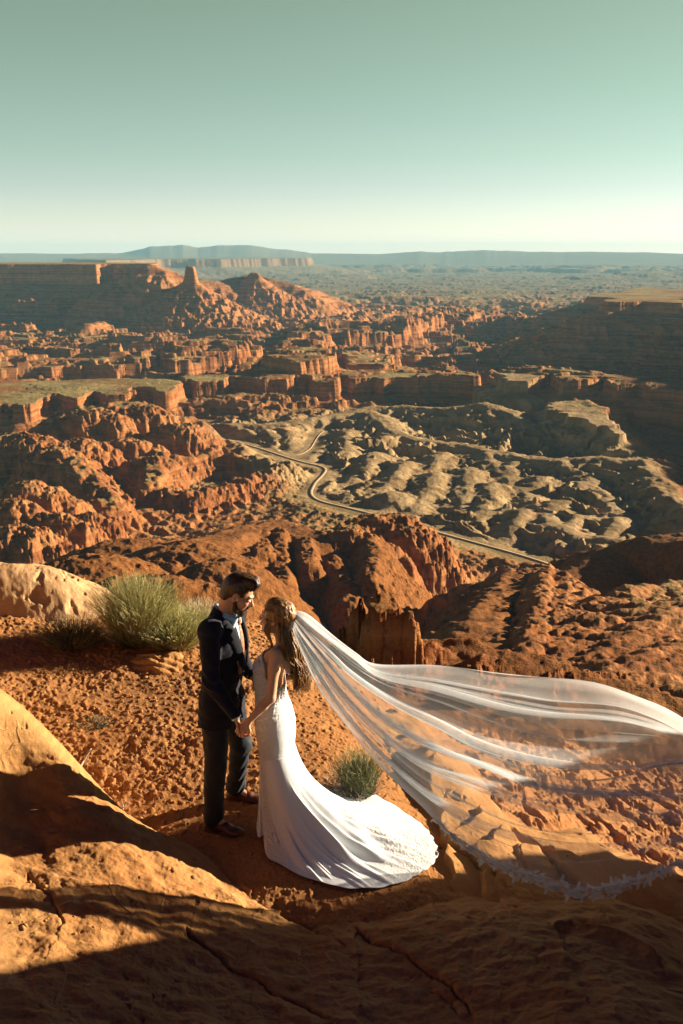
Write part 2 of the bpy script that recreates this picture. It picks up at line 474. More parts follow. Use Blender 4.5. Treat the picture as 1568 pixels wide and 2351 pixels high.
    T.mesa([(1340, 682), (1480, 660), (1530, 664), (1640, 672), (1900, 690), (1500, 690)], -235, [(0, 0), (-20, -40), (-200, -100), (-500, -220)], 40, 400, 91, 6, 4, 16)
    # rim rock outside the frame on the right: its shadow fills the right of the canyon
    T.mesa(None, -20, [(0, 0), (-20, -120), (-160, -190), (-170, -230), (-480, -400)], 60, 400, 92, 6, 5, 20,
           world=[(2500, 1300), (2150, 2100), (2030, 3000), (2080, 4000), (2180, 4800), (3000, 5300), (6000, 5600), (6000, 1000), (3000, 900)])

    # ---- small broken ledges in the middle distance
    mm = (r > 2500) & (r < 9000) & ((T.id == 0) | (T.id == 1))
    xs, ys = X[mm], Y[mm]
    xs = xs + 90 * fbm(xs / 240, ys / 240, 3, 240); ys = ys + 90 * fbm(xs / 240, ys / 240, 3, 241)
    n4 = fbm(xs / 420, ys / 250, 5, 242, .58)
    w4 = (1 - T.gray[mm]) * sstep(2500, 3000, r[mm]) * (1 - .6 * sstep(6000, 9000, r[mm])) * np.where(T.id[mm] == 1, np.where(X[mm] < -330, .10, .40), 1.0)
    T.h[mm] += .8 * w4 * (20 * sstep(.02, .05, n4) + 22 * sstep(.16, .19, n4) + 18 * sstep(.3, .33, n4) - 22 * sstep(.12, .16, -n4))

    # ---- the red rock country on the left, 1.3 to 2.4 km away
    def rock(px, py, z, rx, ry, seed, rough=0.14, rot=0.0, p=2.0, step=0.0):
        T.mound(px, py, z, rx, ry, rough, seed, None, p, 6, rot, step)
    T.ridge([(100, 990, -372), (200, 935, -345), (290, 922, -338), (350, 940, -350), (420, 965, -372), (480, 1000, -400), (560, 1040, -418), (640, 1060, -425)], 0.75, 22, 90, 101, 16, None, 6, 0.6, 25, 8)
    rock(215, 945, -338, 120, 90, 102); rock(330, 935, -340, 100, 80, 103); rock(410, 975, -362, 90, 80, 104)
    rock(60, 1000, -362, 110, 90, 105); rock(180, 1010, -362, 90, 80, 106)
    rock(285, 1010, -372, 110, 70, 107); rock(130, 1030, -355, 70, 60, 108); rock(340, 1050, -378, 80, 50, 109)
    T.ridge([(150, 1040, -362), (190, 1080, -372), (230, 1120, -385), (250, 1160, -392)], 0.9, 10, 50, 110, 10, None, 6, 0.6, 8, 5)
    T.ridge([(360, 1035, -375), (350, 1075, -388), (345, 1110, -392)], 1.0, 8, 50, 111, 8, None, 6, 0.5, 10, 5)
    rock(60, 1110, -335, 75, 65, 112, 0.12); rock(110, 1130, -345, 60, 50, 113); rock(20, 1150, -335, 60, 50, 114)
    rock(120, 1185, -350, 75, 45, 115, 0.18); rock(40, 1210, -335, 60, 45, 116, 0.18); rock(200, 1180, -368, 45, 35, 117, 0.2)
    # boulder arc
    T.ridge([(345, 1120, -400), (430, 1130, -398), (520, 1115, -402), (600, 1090, -402), (655, 1062, -398), (685, 1070, -405)], 0.8, 12, 30, 118, 14, 60, 6, 0.8, 6, 3)
    T.ridge([(400, 1048, -385), (500, 1040, -392), (580, 1048, -396), (610, 1055, -398)], 1.1, 10, 40, 119, 8, 60, 6, 0.5, 6, 3)
    # smooth brown hills and the fluted cliff
    T.mound(420, 1262, -262, 150, 170, 0.05, 121, 60, 2.0, 7)
    T.mound(290, 1250, -275, 120, 120, 0.06, 122, 60, 2.0, 7)
    T.mound(180, 1290, -225, 110, 90, 0.07, 123, 50, 2.0, 7)
    T.mound(500, 1300, -232, 70, 80, 0.07, 124, 40, 2.0, 7)
    T.mound(330, 1335, -190, 110, 70, 0.07, 125, 40, 2.0, 7)
    T.ridge([(480, 1240, -268), (560, 1215, -285), (640, 1205, -295), (700, 1225, -290), (735, 1235, -288)], 0.8, 6, 50, 126, 4, 110, 7, 0.4, 14, 6)
    for i, (a, b, c, e) in enumerate([(560, 1222, 575, 1290), (640, 1215, 645, 1330), (700, 1235, 708, 1290), (600, 1218, 600, 1262), (760, 1280, 800, 1340), (820, 1330, 800, 1380)]):
        T.ridge([(a, b, -286), ((a + c) / 2, (b + e) / 2, -286), (c, e, -290 + 16)], 1.9, 3, 22, 130 + i, 5, 90, 7, 0.4, 5, 3)
    # fractured slickrock knob beside the road
    T.mound(880, 1190, -292, 72, 55, 0.16, 140, 22, 2.4, 6)
    T.mound(800, 1225, -285, 60, 40, 0.12, 141, 22, 2.2, 6)
    T.mound(930, 1215, -296, 45, 38, 0.2, 142, 16, 2.4, 6)
    T.ridge([(745, 1230, -292), (800, 1200, -290), (870, 1186, -288), (930, 1190, -292)], 1.1, 4, 24, 143, 6, 70, 6, 0.7, 6, 3)
    T.ridge([(845, 1225, -288), (860, 1270, -280), (845, 1320, -268)], 1.2, 5, 26, 144, 5, 60, 7, 0.5, 3, 3)
    # right side: ridge face, dark pyramid hill, layered rock
    T.ridge([(1100, 1345, -272), (1180, 1318, -262), (1235, 1300, -255), (1300, 1330, -250), (1345, 1352, -248)], 0.75, 8, 50, 150, 4, 120, 6, 0.45, 6, 4, gw=26)
    T.ridge([(1185, 1320, -260), (1150, 1370, -236), (1105, 1420, -208), (1100, 1480, -168), (1180, 1500, -158)], 0.85, 10, 40, 151, 5, 120, 7, 0.35, 8, 5, gw=22)
    T.cut([(1360, 1445), (1420, 1425), (1445, 1465), (1400, 1500)], -310, 30, 8, 40, 231)
    T.cut([(1460, 1530), (1600, 1440), (1640, 1520), (1500, 1580)], -280, 30, 8, 40, 232)
    T.cut([(1350, 1390), (1600, 1375), (1600, 1395), (1370, 1410)], -320, 30, 8, 40, 233)
    for i, (a, b, c, e, z0, z1) in enumerate([(1250, 1308, 1225, 1500, -254, -152), (1290, 1330, 1275, 1490, -250, -158), (1325, 1350, 1305, 1450, -247, -175)]):
        T.ridge([(a, b, z0), ((a + c) / 2, (b + e) / 2, (z0 + z1) / 2), (c, e, z1)], 1.0, 5, 30, 152 + i, 3.5, 50, 6, 0.45, 3, 2, gw=12)
    T.ridge([(1335, 1325, -288), (1400, 1268, -280), (1480, 1240, -268), (1560, 1234, -262), (1750, 1240, -250)], 0.66, 8, 60, 160, 3, 130, 7, 0.3, 14, 6, gw=30)
    for i, (a, b, c, e, z0, z1) in enumerate([(1395, 1392, 1620, 1345, -214, -230), (1430, 1432, 1640, 1390, -190, -202), (1372, 1440, 1345, 1555, -184, -140), (1580, 1425, 1450, 1515, -188, -148), (1620, 1500, 1480, 1565, -150, -128)]):
        T.ridge([(a, b, z0), ((a + c) / 2, (b + e) / 2 - 8, (z0 + z1) / 2), (c, e, z1)], 0.62, 9, 50, 162 + i, 2.5, 60, 6, 0.35, 12, 4, gw=22)
    # ---- close below the ledge: rubble bench with a flat-topped outcrop
    T.mesa([(770, 1470), (840, 1482), (930, 1480), (1000, 1490), (1180, 1515), (1260, 1520), (1420, 1580), (1600, 1640), (1800, 1760), (1700, 2100), (1300, 1900), (900, 1700), (740, 1560)],
           -40, [(0, 0), (-1.5, -3), (-7, -6), (-9, -9), (-30, -22), (-80, -50)], 4, 26, 180, 2.0, 8, 0)
    T.mesa([(838, 1372), (872, 1360), (905, 1372), (918, 1392), (880, 1402), (842, 1392)], -33, [(0, 0), (-0.3, -1.2), (-0.9, -1.5), (-1.1, -3.4), (-1.7, -3.8), (-2.0, -6), (-3.0, -6.6), (-6, -10)], 2.8, 5.5, 181, 0.5, 8, 0)
    T.ridge([(905, 1478, -39), (1000, 1500, -39), (1100, 1520, -39.5), (1200, 1530, -40)], 1.1, 2, 6, 182, 2.0, 10, 8, 0.6, 0.8, 0.6, reach=14)
    for i in range(70):
        a = 880 + (i * 37.7) % 560; b = 1495 + (i * 23.3) % 75 + (a - 880) * 0.1
        T.mound(a, b, -38.6 - (i % 5) * 0.5, .6 + (i % 4) * 0.45, .6 + (i % 5) * 0.3, 0.25, 190 + i, 0.8, 3.0, 8, i * 0.7)
    # river bed
    T.cut([(745, 800), (760, 794), (808, 792), (812, 797), (770, 804)], -452, 30, 8, 200, 200)
    T.cut([(1058, 737), (1085, 742), (1112, 746), (1112, 749), (1060, 741)], -462, 60, 10, 200, 201)
    # small-scale relief that keeps pace with the distance
    for wlm, amp, r0, r1 in ((26, 2.6, 500, 3200), (11, 1.3, 200, 1900), (4.5, 0.55, 60, 800), (1.6, 0.22, 20, 260), (0.6, 0.09, 10, 110)):
        f = sstep(r0 * 0.6, r0, r) * (1 - sstep(r1 * 0.7, r1, r))
        mm = f > 0
        k = np.where(T.id[mm] == 6, 1.7, np.where(T.id[mm] == 8, 0.8, np.where(T.id[mm] == 7, 0.5, 1.0))) * (1 - 0.7 * T.gray[mm])
        T.h[mm] += f[mm] * amp * k * 1.1 * fbm(X[mm] / wlm, Y[mm] / wlm, 3, int(210 + wlm))
    for L, wd in ((ROAD, 5.0), (ROAD2, 3.0)):
        P = np.array([at_z(a, b, ROAD_Z) for a, b in L])
        m = T.near(P, 60)
        if m.any():
            d, z, t = line_dist(X[m], Y[m], P)
            w = 1 - sstep(wd, wd + 55, d)
            T.h[m] = T.h[m] * (1 - w) + ROAD_Z * w
    return T

def build_canyon():
    az_c = np.radians(np.linspace(-20.6, 20.6, int(900 * QUAL)))
    az_l = np.radians(np.linspace(-62, -20.6, int(60 * QUAL), endpoint=False))
    az_r = np.radians(np.linspace(20.6, 75, int(140 * QUAL))[1:])
    az = np.concatenate([az_l, az_c, az_r])
    rr = np.concatenate([np.geomspace(11, 600, int(560 * QUAL), endpoint=False), np.geomspace(600, 9000, int(1050 * QUAL), endpoint=False), np.geomspace(9000, 50000, int(340 * QUAL))])
    A, R = np.meshgrid(az, rr)
    X = R * np.sin(A); Y = R * np.cos(A)
    T = canyon_height(X, Y)
    Z = T.h
    # mountains on the horizon
    sky = [(-400, 0), (200, 0), (272, 0), (300, 4), (345, 14), (420, 17), (455, 12), (500, 16), (570, 17), (640, 8), (700, 2), (715, -1), (870, -2), (905, -1), (960, 2), (1000, 1), (1040, 2), (1110, 5), (1180, 3), (1300, 1), (1460, 0), (1568, -3), (1900, -4)]
    px = 784 + np.tan(az) * FPX / math.cos(PITCH)
    up = np.interp(px, [a for a, _ in sky], [b for _, b in sky])
    up = up + 1.6 * fbm(px / 34.0, px * 0, 4, 300) * (up > 1)
    rc = 40000.0
    zc = (up - 0.5) / FPX * rc
    prof = np.exp(-((R - rc) / 4500.0) ** 2)
    mz = -500 + (zc[None, :] + 520) * prof
    mz = mz + 40 * prof * ridged(X / 3000, Y / 3000, 4, 301) * (R < rc)
    mm = (mz > Z) & (R > 29000)
    Z = np.where(mm, mz, Z); T.id[mm] = 9
    T.h = Z
    nr, na = Z.shape
    gx = np.gradient(Z, axis=0) / np.maximum(np.gradient(R, axis=0), 1e-6)
    ga = np.gradient(Z, axis=1) / np.maximum(np.gradient(A, axis=1) * R, 1e-6)
    slope = np.hypot(gx, ga)
    V = np.stack([X, Y, Z], -1).reshape(-1, 3)
    idx = np.arange(nr * na).reshape(nr, na)
    # wind so that normals point up
    F = np.stack([idx[:-1, :-1], idx[:-1, 1:], idx[1:, 1:], idx[1:, :-1]], -1).reshape(-1, 4)[:, ::-1]
    fid = T.id[:-1, :-1].reshape(-1)
    flat = 1 - sstep(0.18, 0.42, slope)
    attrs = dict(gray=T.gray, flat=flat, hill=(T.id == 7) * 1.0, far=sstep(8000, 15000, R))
    groups = [('canyon_floor', [0], None), ('bench_mesa', [1], None), ('cliff_mesa', [2], None), ('far_plateau', [3], None), ('dark_mesa', [4], None),
              ('rim_rock', [5], None), ('red_rock_hills', [6], None), ('smooth_hills', [7], None), ('rubble_bench', [8], None), ('mountains', [9], None)]
    for nm, ids, _ in groups:
        fm = np.isin(fid, ids)
        if not fm.any(): continue
        f = F[fm]
        uv, inv = np.unique(f, return_inverse=True)
        me = mesh_np(nm, V[uv], inv.reshape(-1, 4), True, {k: v.reshape(-1)[uv] for k, v in attrs.items()})
        o = link(nm, me, M['canyon'])
        tag(o, kind='structure')
    return T, az, rr, Z

def canyon_material():
    m, nt, out = new_mat('canyon_rock')
    g = NT(nt)
    pos = g.n('ShaderNodeNewGeometry').outputs['Position']
    big = g.noise(pos, 0.004, 5, 0.6)
    mid = g.noise(pos, 0.03, 6, 0.62)
    fine = g.noise(pos, 0.25, 6, 0.65)
    # horizontal strata
    sv = g.scalevec(pos, (0.0012, 0.0012, 0.06))
    st = g.noise(sv, 1.0, 5, 0.6, 0.4)
    rock = g.ramp(mid, [(0.30, (0.15, 0.042, 0.013)), (0.5, (0.38, 0.125, 0.027)), (0.70, (0.56, 0.225, 0.055))])
    band = g.ramp(st, [(0.32, (0.12, 0.038, 0.02)), (0.45, (0.36, 0.15, 0.055)), (0.52, (0.50, 0.26, 0.11)), (0.58, (0.26, 0.09, 0.035)), (0.7, (0.42, 0.18, 0.07))])
    rock = g.mix(0.55, rock, band)
    soil = g.ramp(fine, [(0.3, (0.15, 0.055, 0.016)), (0.6, (0.30, 0.118, 0.030)), (0.8, (0.40, 0.175, 0.050))])
    veg = g.ramp(g.noise(g.scalevec(pos, (1, .6, 1)), 0.008, 10, 0.72), [(0.3, (0.15, 0.115, 0.04)), (0.5, (0.30, 0.235, 0.085)), (0.7, (0.43, 0.33, 0.13))])
    gr = g.ramp(g.noise(pos, 0.015, 8, 0.65, 0.6), [(0.25, (0.20, 0.125, 0.052)), (0.46, (0.35, 0.228, 0.10)), (0.60, (0.48, 0.335, 0.165)), (0.70, (0.46, 0.22, 0.09))])
    flat = g.attr('flat')
    fl = g.mix(g.ramp(big, [(0.38, 0.0), (0.55, 0.95)]), soil, veg)
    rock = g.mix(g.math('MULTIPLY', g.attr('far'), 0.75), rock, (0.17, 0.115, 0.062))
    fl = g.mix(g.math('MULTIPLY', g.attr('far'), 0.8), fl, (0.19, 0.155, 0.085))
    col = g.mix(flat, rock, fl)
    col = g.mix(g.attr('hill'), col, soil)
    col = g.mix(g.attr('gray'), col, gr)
    # scattered desert bushes as dark specks
    vor = g.n('ShaderNodeTexVoronoi'); g.set(vor.inputs['Vector'], pos); vor.inputs['Scale'].default_value = 0.22
    sp = g.math('MULTIPLY', g.ramp(vor.outputs[0], [(0.16, 1.0), (0.34, 0.0)]), g.math('MULTIPLY', flat, g.ramp(mid, [(0.45, 0.0), (0.6, 0.8)])))
    col = g.mix(sp, col, (0.06, 0.055, 0.025))
    b0 = g.bump(st, 10.0, 0.8)
    b1 = g.bump(g.noise(pos, 0.05, 8, 0.7), 14.0, 0.6, b0)
    b2 = g.bump(g.noise(pos, 0.6, 6, 0.7), 1.2, 0.8, b1)
    g.bsdf(out, col, 0.95, b2, 0.1)
    return m
M = {}
M['canyon'] = canyon_material()
CT = build_canyon()

# roads: pale graded dirt laid on the carved bed
def ground_at(x, y):
    T = canyon_height(np.atleast_1d(np.asarray(x, float)), np.atleast_1d(np.asarray(y, float)))
    return T.h
def road_mat():
    m, nt, out = new_mat('pale_dirt')
    g = NT(nt)
    pos = g.n('ShaderNodeNewGeometry').outputs['Position']
    c = g.ramp(g.noise(pos, 0.12, 6, 0.7), [(0.3, (0.32, 0.23, 0.13)), (0.7, (0.48, 0.37, 0.23))])
    g.bsdf(out, c, 0.95, g.bump(g.noise(pos, 0.6, 4, 0.6), 0.4, 0.5), 0.1)
    return m
M['road'] = road_mat()
def build_road(name, L, w):
    P = np.array([at_z(a, b, ROAD_Z)[:2] for a, b in L])
    seg = np.concatenate([[0], np.cumsum(np.linalg.norm(np.diff(P, axis=0), axis=1))])
    n = int(seg[-1] / 5)
    t = np.linspace(0, seg[-1], n)
    Q = np.stack([np.interp(t, seg, P[:, 0]), np.interp(t, seg, P[:, 1])], 1)
    k = np.ones(9) / 9
    for ax in range(2): Q[4:-4, ax] = np.convolve(Q[:, ax], k, 'valid')
    D = np.gradient(Q, axis=0); D /= np.linalg.norm(D, axis=1)[:, None]
    N = np.stack([-D[:, 1], D[:, 0]], 1)
    cols = []
    for f in (-1, -.8, 0, .8, 1):
        c = Q + N * (w * f * (1 + .15 * fbm(t / 30, t * 0 + f, 3, 5)))[:, None]
        cols.append(c)
    C = np.stack(cols, 1)
    z = np.maximum(ground_at(C[..., 0].ravel(), C[..., 1].ravel()).reshape(n, 5).max(1, keepdims=True), -440) + np.array([-3.0, .9, 1.2, .9, -3.0])
    V = np.concatenate([C, z[..., None]], -1).reshape(-1, 3)
    i = np.arange(n * 5).reshape(n, 5)
    F = np.stack([i[:-1, :-1], i[:-1, 1:], i[1:, 1:], i[1:, :-1]], -1).reshape(-1, 4)[:, ::-1]
    tag(link(name, mesh_np(name, V, F), M['road']), kind='structure')
build_road('dirt_road', ROAD, 4.0)
build_road('dirt_track', ROAD2, 1.8)
# the river showing between the far cliffs
def water_mat():
    m, nt, out = new_mat('river_water')
    g = NT(nt)
    pos = g.n('ShaderNodeNewGeometry').outputs['Position']
    g.bsdf(out, (0.10, 0.14, 0.10), 0.12, g.bump(g.noise(pos, 0.08, 3, 0.5), 0.3, 0.2), 0.5)
    return m
def build_river():
    m = water_mat()
    for img, z in (([(735, 802), (758, 795), (808, 791), (816, 796), (780, 802), (750, 806)], -448), ([(1050, 736), (1085, 741), (1118, 746), (1116, 750), (1080, 746), (1050, 740)], -452)):
        V = [at_z(a, b, z) for a, b in img]
        n = len(V); c = np.mean(V, axis=0)
        V = np.array(V + [c]); F = np.array([[n, i, (i + 1) % n] for i in range(n)])
        tag(link('river', mesh_np('river', V, F, False), m), kind='structure')
build_river()
# ---------------------------------------------------------------- the ledge under the couple
def rbf(pts):
    P = np.asarray(pts, float)
    n = len(P)
    def k(d2): return np.where(d2 > 1e-12, 0.5 * d2 * np.log(np.maximum(d2, 1e-12)), 0)
    d2 = ((P[:, None, :2] - P[None, :, :2]) ** 2).sum(-1)
    A = np.zeros((n + 3, n + 3))
    A[:n, :n] = k(d2) + np.eye(n) * 0.02
    A[:n, n] = 1; A[:n, n + 1:] = P[:, :2]
    A[n, :n] = 1; A[n + 1:, :n] = P[:, :2].T
    c = np.linalg.solve(A, np.concatenate([P[:, 2], [0, 0, 0]]))
    def f(X, Y):
        s = c[n] + c[n + 1] * X + c[n + 2] * Y
        for i in range(n):
            s = s + c[i] * k((X - P[i, 0]) ** 2 + (Y - P[i, 1]) ** 2)
        return s
    return f

def pts(L, behind=()):
    out = [tuple(at_z(a, b, z)) for a, b, z in L]
    for a, b, z, dy, dz in behind:
        p = at_z(a, b, z)
        out.append((p[0], p[1] + dy, z + dz))
    return out

S_SOIL = rbf(pts([(-150, 1500, .3), (60, 1420, .25), (250, 1480, .15), (430, 1500, .15), (300, 1600, .1), (450, 1700, .06), (250, 1800, 0.0), (530, 1830, 0), (500, 1925, 0), (650, 1990, 0), (800, 2040, -.02),
    (900, 1850, 0), (760, 1700, 0), (650, 1600, .02), (600, 1450, .02), (720, 1500, -.1), (850, 1600, -.2), (950, 1700, -.3), (1050, 1800, -.3), (1150, 1900, -.35), (950, 1960, -.02), (1100, 2000, -.1), (1300, 2080, -.35),
    (1568, 2150, -.7), (1300, 1900, -.8), (1500, 1950, -1.3), (1250, 1750, -1.1), (1450, 1780, -1.9), (400, 2050, -.1), (0, 2000, -.1), (400, 2351, -.2), (1200, 2351, -.2), (1750, 2250, -.8), (1750, 1900, -2.2)]))
S_SLAB = rbf(pts([(-300, 1500, 1.25), (-100, 1530, 1.05), (0, 1575, .95), (60, 1650, .80), (130, 1730, .60), (190, 1805, .43), (265, 1880, .27), (370, 1940, .12), (470, 1985, .02), (560, 2050, -.03), (700, 2130, -.05), (-60, 1700, .86), (0, 1700, .74), (0, 1800, .50), (60, 1800, .46), (130, 1870, .36), (0, 1900, .36),
    (-200, 2000, .5), (0, 2000, .33), (0, 2200, .38), (0, 2351, .42), (200, 2000, .27), (300, 2150, .22), (500, 2250, .12), (784, 2351, .08), (900, 2250, 0.0), (1100, 2300, 0.02), (1500, 2351, 0.1)],
    [(0, 1575, .95, .9, -.9), (130, 1730, .6, .7, -.7), (265, 1880, .27, .6, -.5), (470, 1985, .02, .6, -.3), (700, 2130, -.05, .6, -.3), (1100, 2200, 0, .8, -.4)]))
S_DOME = rbf(pts([(780, 2120, -.06), (1000, 2085, -.02), (1240, 2070, -.06), (1404, 2066, -.14), (1568, 2129, -.34), (1200, 2200, .12), (1500, 2250, .1), (1400, 2351, .25), (1000, 2250, .08), (1000, 2351, .1), (1800, 2351, -.1)],
    [(780, 2120, -.06, .5, -.2), (1000, 2085, -.02, .5, -.2), (1240, 2070, -.06, .5, -.35), (1404, 2066, -.14, .5, -.45), (1568, 2129, -.34, .5, -.5), (1800, 2200, -.6, .3, -.5)]))
S_RIGHT = rbf(pts([(860, 1900, -.06), (950, 1850, -.03), (1000, 1930, .02), (1100, 1960, .0), (1083, 1762, -.25), (1149, 1846, -.22), (1214, 1904, -.2), (1324, 1890, -.33), (1409, 1949, -.33), (1494, 1979, -.4), (1568, 2012, -.45), (1300, 2020, -.12), (1500, 2080, -.3),
    (1700, 2080, -.6), (1000, 1690, -.27), (940, 1610, -.25)],
    [(1083, 1762, -.25, .5, -.35), (1214, 1904, -.2, .4, -.5), (1324, 1890, -.33, .5, -.5), (1494, 1979, -.4, .5, -.6), (1000, 1690, -.27, .7, -.3), (1700, 2080, -.6, .6, -.6), (800, 1980, -.08, -.3, -.1)]))
S_PALE = rbf(pts([(-200, 1275, .85), (0, 1280, .75), (120, 1288, .66), (200, 1320, .5), (245, 1348, .36), (300, 1400, .14), (0, 1340, .55), (120, 1370, .4), (200, 1420, .18), (0, 1430, .22), (-200, 1430, .3)],
    [(0, 1280, .75, 1.2, -.5), (120, 1288, .66, 1.2, -.6), (245, 1348, .36, 1.0, -.6), (-200, 1275, .85, 1.2, -.5)]))
S_SWIRL = rbf(pts([(150, 1500, .02), (250, 1505, .2), (330, 1490, .26), (430, 1480, .3), (480, 1530, .2), (350, 1560, .2), (220, 1600, .06), (330, 1640, .08), (470, 1640, .05), (120, 1620, -.1)], [(330, 1490, .26, .8, -.35), (430, 1480, .3, .8, -.35)]))
LEDGE = np.array([at_z(a, b, z)[:2] for a, b, z in [(-600, 1300, .5), (-300, 1262, .6), (0, 1272, .75), (120, 1280, .65), (245, 1335, .36), (330, 1385, .15), (450, 1392, .05), (600, 1400, 0), (700, 1440, -.05), (780, 1490, -.1), (870, 1556, -.2),
    (950, 1600, -.3), (1060, 1650, -.6), (1200, 1680, -1.1), (1350, 1710, -1.5), (1500, 1745, -2.0), (1750, 1800, -2.3), (2300, 2100, -2.0)]] + [(7.0, 2.0), (7.0, -4), (-7, -4), (-9, 3)])

CRACKS = [([(420, 2126), (475, 2161), (525, 2196), (585, 2216), (620, 2246), (700, 2286), (760, 2320)], .15, .03, .012, 0.012),
    ([(814, 2099), (854, 2144), (899, 2164), (934, 2189), (984, 2234), (1034, 2279), (1080, 2351)], .05, .02, .012, 0.02),
    ([(1270, 2146), (1304, 2139), (1364, 2159), (1429, 2179), (1514, 2229)], .0, -.02, .04, 0.02),
    ([(969, 1894), (999, 1914), (1044, 1929), (1094, 1954), (1134, 1984)], .0, .06, .025, 0.03),
    ([(1174, 1929), (1249, 1959), (1264, 1984), (1304, 2019), (1340, 2050)], -.15, .07, .03, 0.03),
    ([(60, 1990), (110, 2040), (140, 2110)], .32, .012, .01, 0.006), ([(640, 2075), (700, 2100), (790, 2170)], .0, .02, .012, 0.0),
    ([(990, 2280), (1030, 2310), (1050, 2345)], .05, .02, .012, 0.0)]

def terrace(h, u, step, sharp=0.18):
    q = u / step
    f = q - np.floor(q)
    return h + step * 0.9 * (np.clip((f - (1 - sharp)) / sharp, 0, 1) - f)

def ledge_height(X, Y, fine=True):
    n = lambda s, o, sd: fbm(X / s, Y / s, o, sd)
    wob = 0.05 * n(0.9, 4, 400)
    soil = S_SOIL(X, Y) + 0.4 * wob
    slab = S_SLAB(X, Y) + 0.6 * wob
    dome = S_DOME(X, Y) + 0.5 * wob
    right = S_RIGHT(X, Y) + 0.9 * wob
    pale = S_PALE(X, Y) + 1.2 * wob
    swirl = S_SWIRL(X, Y) - .11 + 2.0 * wob
    edge_n = 0.05 * n(0.35, 4, 401)
    # restrict each sheet to its own part of the ledge
    out = lambda *a: sum(np.maximum(q, 0) for q in a)
    pale = pale - 1.2 * out(X + 2.4 + wob * 8, 8.6 - Y)
    swirl = swirl - 0.35 * out(X + 1.5, -4.1 - X, 7.9 - Y, Y - 10.0)
    right = right - 0.8 * out(0.75 - X + wob * 6, 5.0 - Y)
    dome = dome - 0.8 * out(-0.3 - X, Y - 6.2)
    slab = slab - 1.2 * out(Y - 7.6)
    if fine:
        # thin curved beds of sandstone standing out of the smooth slabs
        u = slab + 0.16 * X + 0.12 * n(1.4, 3, 410) + 0.05 * Y
        slab = 0.72 * slab + 0.28 * terrace(slab, u, 0.05, 0.3) + 0.0016 * n(0.05, 4, 412) + 0.012 * n(.5, 4, 413)
        pit = sstep(0.34, 0.5, n(0.09, 4, 415)) * sstep(0.12, 0.3, n(0.7, 2, 416))
        slab = slab - 0.016 * pit
        ur = right + 0.30 * X - 0.15 * Y + 0.16 * n(1.0, 4, 420)
        right = 0.4 * right + 0.6 * terrace(right, ur, 0.10, 0.12) + 0.012 * n(0.3, 5, 421, ) + 0.0025 * n(0.04, 3, 422)
        right = right - 0.035 * sstep(0.22, 0.36, n(0.16, 5, 423)) * sstep(0, .25, n(.8, 2, 424))
        dome = dome + 0.020 * n(0.5, 5, 430) + 0.0015 * n(0.05, 3, 431)
        pale = pale + 0.045 * n(0.5, 5, 440) + 0.012 * n(0.09, 4, 441) - 0.03 * sstep(.2, .4, n(.2, 4, 442))
        us = swirl + 0.3 * X + 0.42 * Y + 0.26 * n(0.9, 4, 450)
        swirl = .7 * swirl + .3 * terrace(swirl, us, 0.09, 0.2) + 0.05 * n(0.4, 5, 451) - 0.05 * sstep(0.15, 0.35, n(0.2, 5, 452))
    h = soil; kind = np.zeros(X.shape, np.int8)
    for i, s in enumerate((slab, dome, right, pale, swirl)):
        up = s > h
        h = np.where(up, s, h); kind[up] = i + 1
    if fine:
        m = kind == 0
        crust = sstep(-0.2, 0.25, n(1.1, 4, 460) + 0.10 - 0.5 * sstep(5.8, 4.9, Y) - 1.2 * np.exp(-((X - 0.7) ** 2 + (Y - 6.4) ** 2) / 1.2) - 0.9 * np.exp(-((X + 0.4) ** 2 + (Y - 5.6) ** 2) / 0.8))
        trn = np.exp(-(((X - 0.15) / .75) ** 2 + ((Y - 5.75) / .45) ** 2))
        cf = n(0.055, 5, 461); c2 = n(0.03, 3, 462); c3 = n(0.35, 4, 463)
        h = h + m * (crust * (0.0095 * sstep(-.04, .12, cf) + 0.006 * c2 + 0.035 * c3) + (1 - crust) * (0.003 * c2 + 0.020 * c3 + .007 * sstep(.15, .25, cf))) * (1 - .85 * trn)
        rgt = m * sstep(.7, 1.6, X) * sstep(4.9, 5.4, Y)
        h = h + rgt * (0.11 * n(0.55, 5, 465) + .05 * sstep(.05, .12, n(.3, 4, 466)) + .05 * sstep(.0, .08, n(.75, 4, 467)))
        # crusty transition along the foot of the slabs
        g = np.exp(-((h - np.maximum(slab, dome)) / 0.10) ** 2) * (Y < 5.9)
        h = h + 0.03 * g * fbm(X / 0.16, Y / 0.12, 4, 470)
        for L, zz, dep, wd, stp in CRACKS:
            P = np.array([at_z(a_, b_, zz)[:2] for a_, b_ in L])
            mk = (X > P[:, 0].min() - .6) & (X < P[:, 0].max() + .6) & (Y > P[:, 1].min() - .6) & (Y < P[:, 1].max() + .6)
            xs, ys = X[mk], Y[mk]
            xs = xs + .03 * fbm(xs / .12, ys / .12, 3, 475); ys = ys + .03 * fbm(xs / .12, ys / .12, 3, 476)
            dd, _, tt = line_dist(xs, ys, np.concatenate([P, P[:, :1] * 0], 1))
            v = wd * (.6 + .8 * np.abs(noise2(tt / .2, tt * 0, 477)))
            side = np.zeros(xs.shape)
            if stp:     # ground drops on the near side of the crack
                px_ = np.interp(xs, *[q[np.argsort(P[:, 0])] for q in (P[:, 0], P[:, 1])])
                side = np.where(ys < px_, 1.0, 0.0) * np.exp(-dd / .5) * (xs > P[:, 0].min()) * (xs < P[:, 0].max())
            h[mk] = h[mk] - dep * np.exp(-(dd / v) ** 2) - stp * side
    d = poly_sd(X, Y, LEDGE) + 0.28 * n(1.3, 4, 480) + 0.05 * ridged(X / 0.4, Y / 0.4, 3, 481)
    fall = np.where(d < 0, -d, 0)
    h = h - fall * 1.4 - fall ** 2 * 2.2 - 0.10 * np.exp(-np.maximum(d, 0) / 0.25)
    return np.maximum(h, -18), kind, d

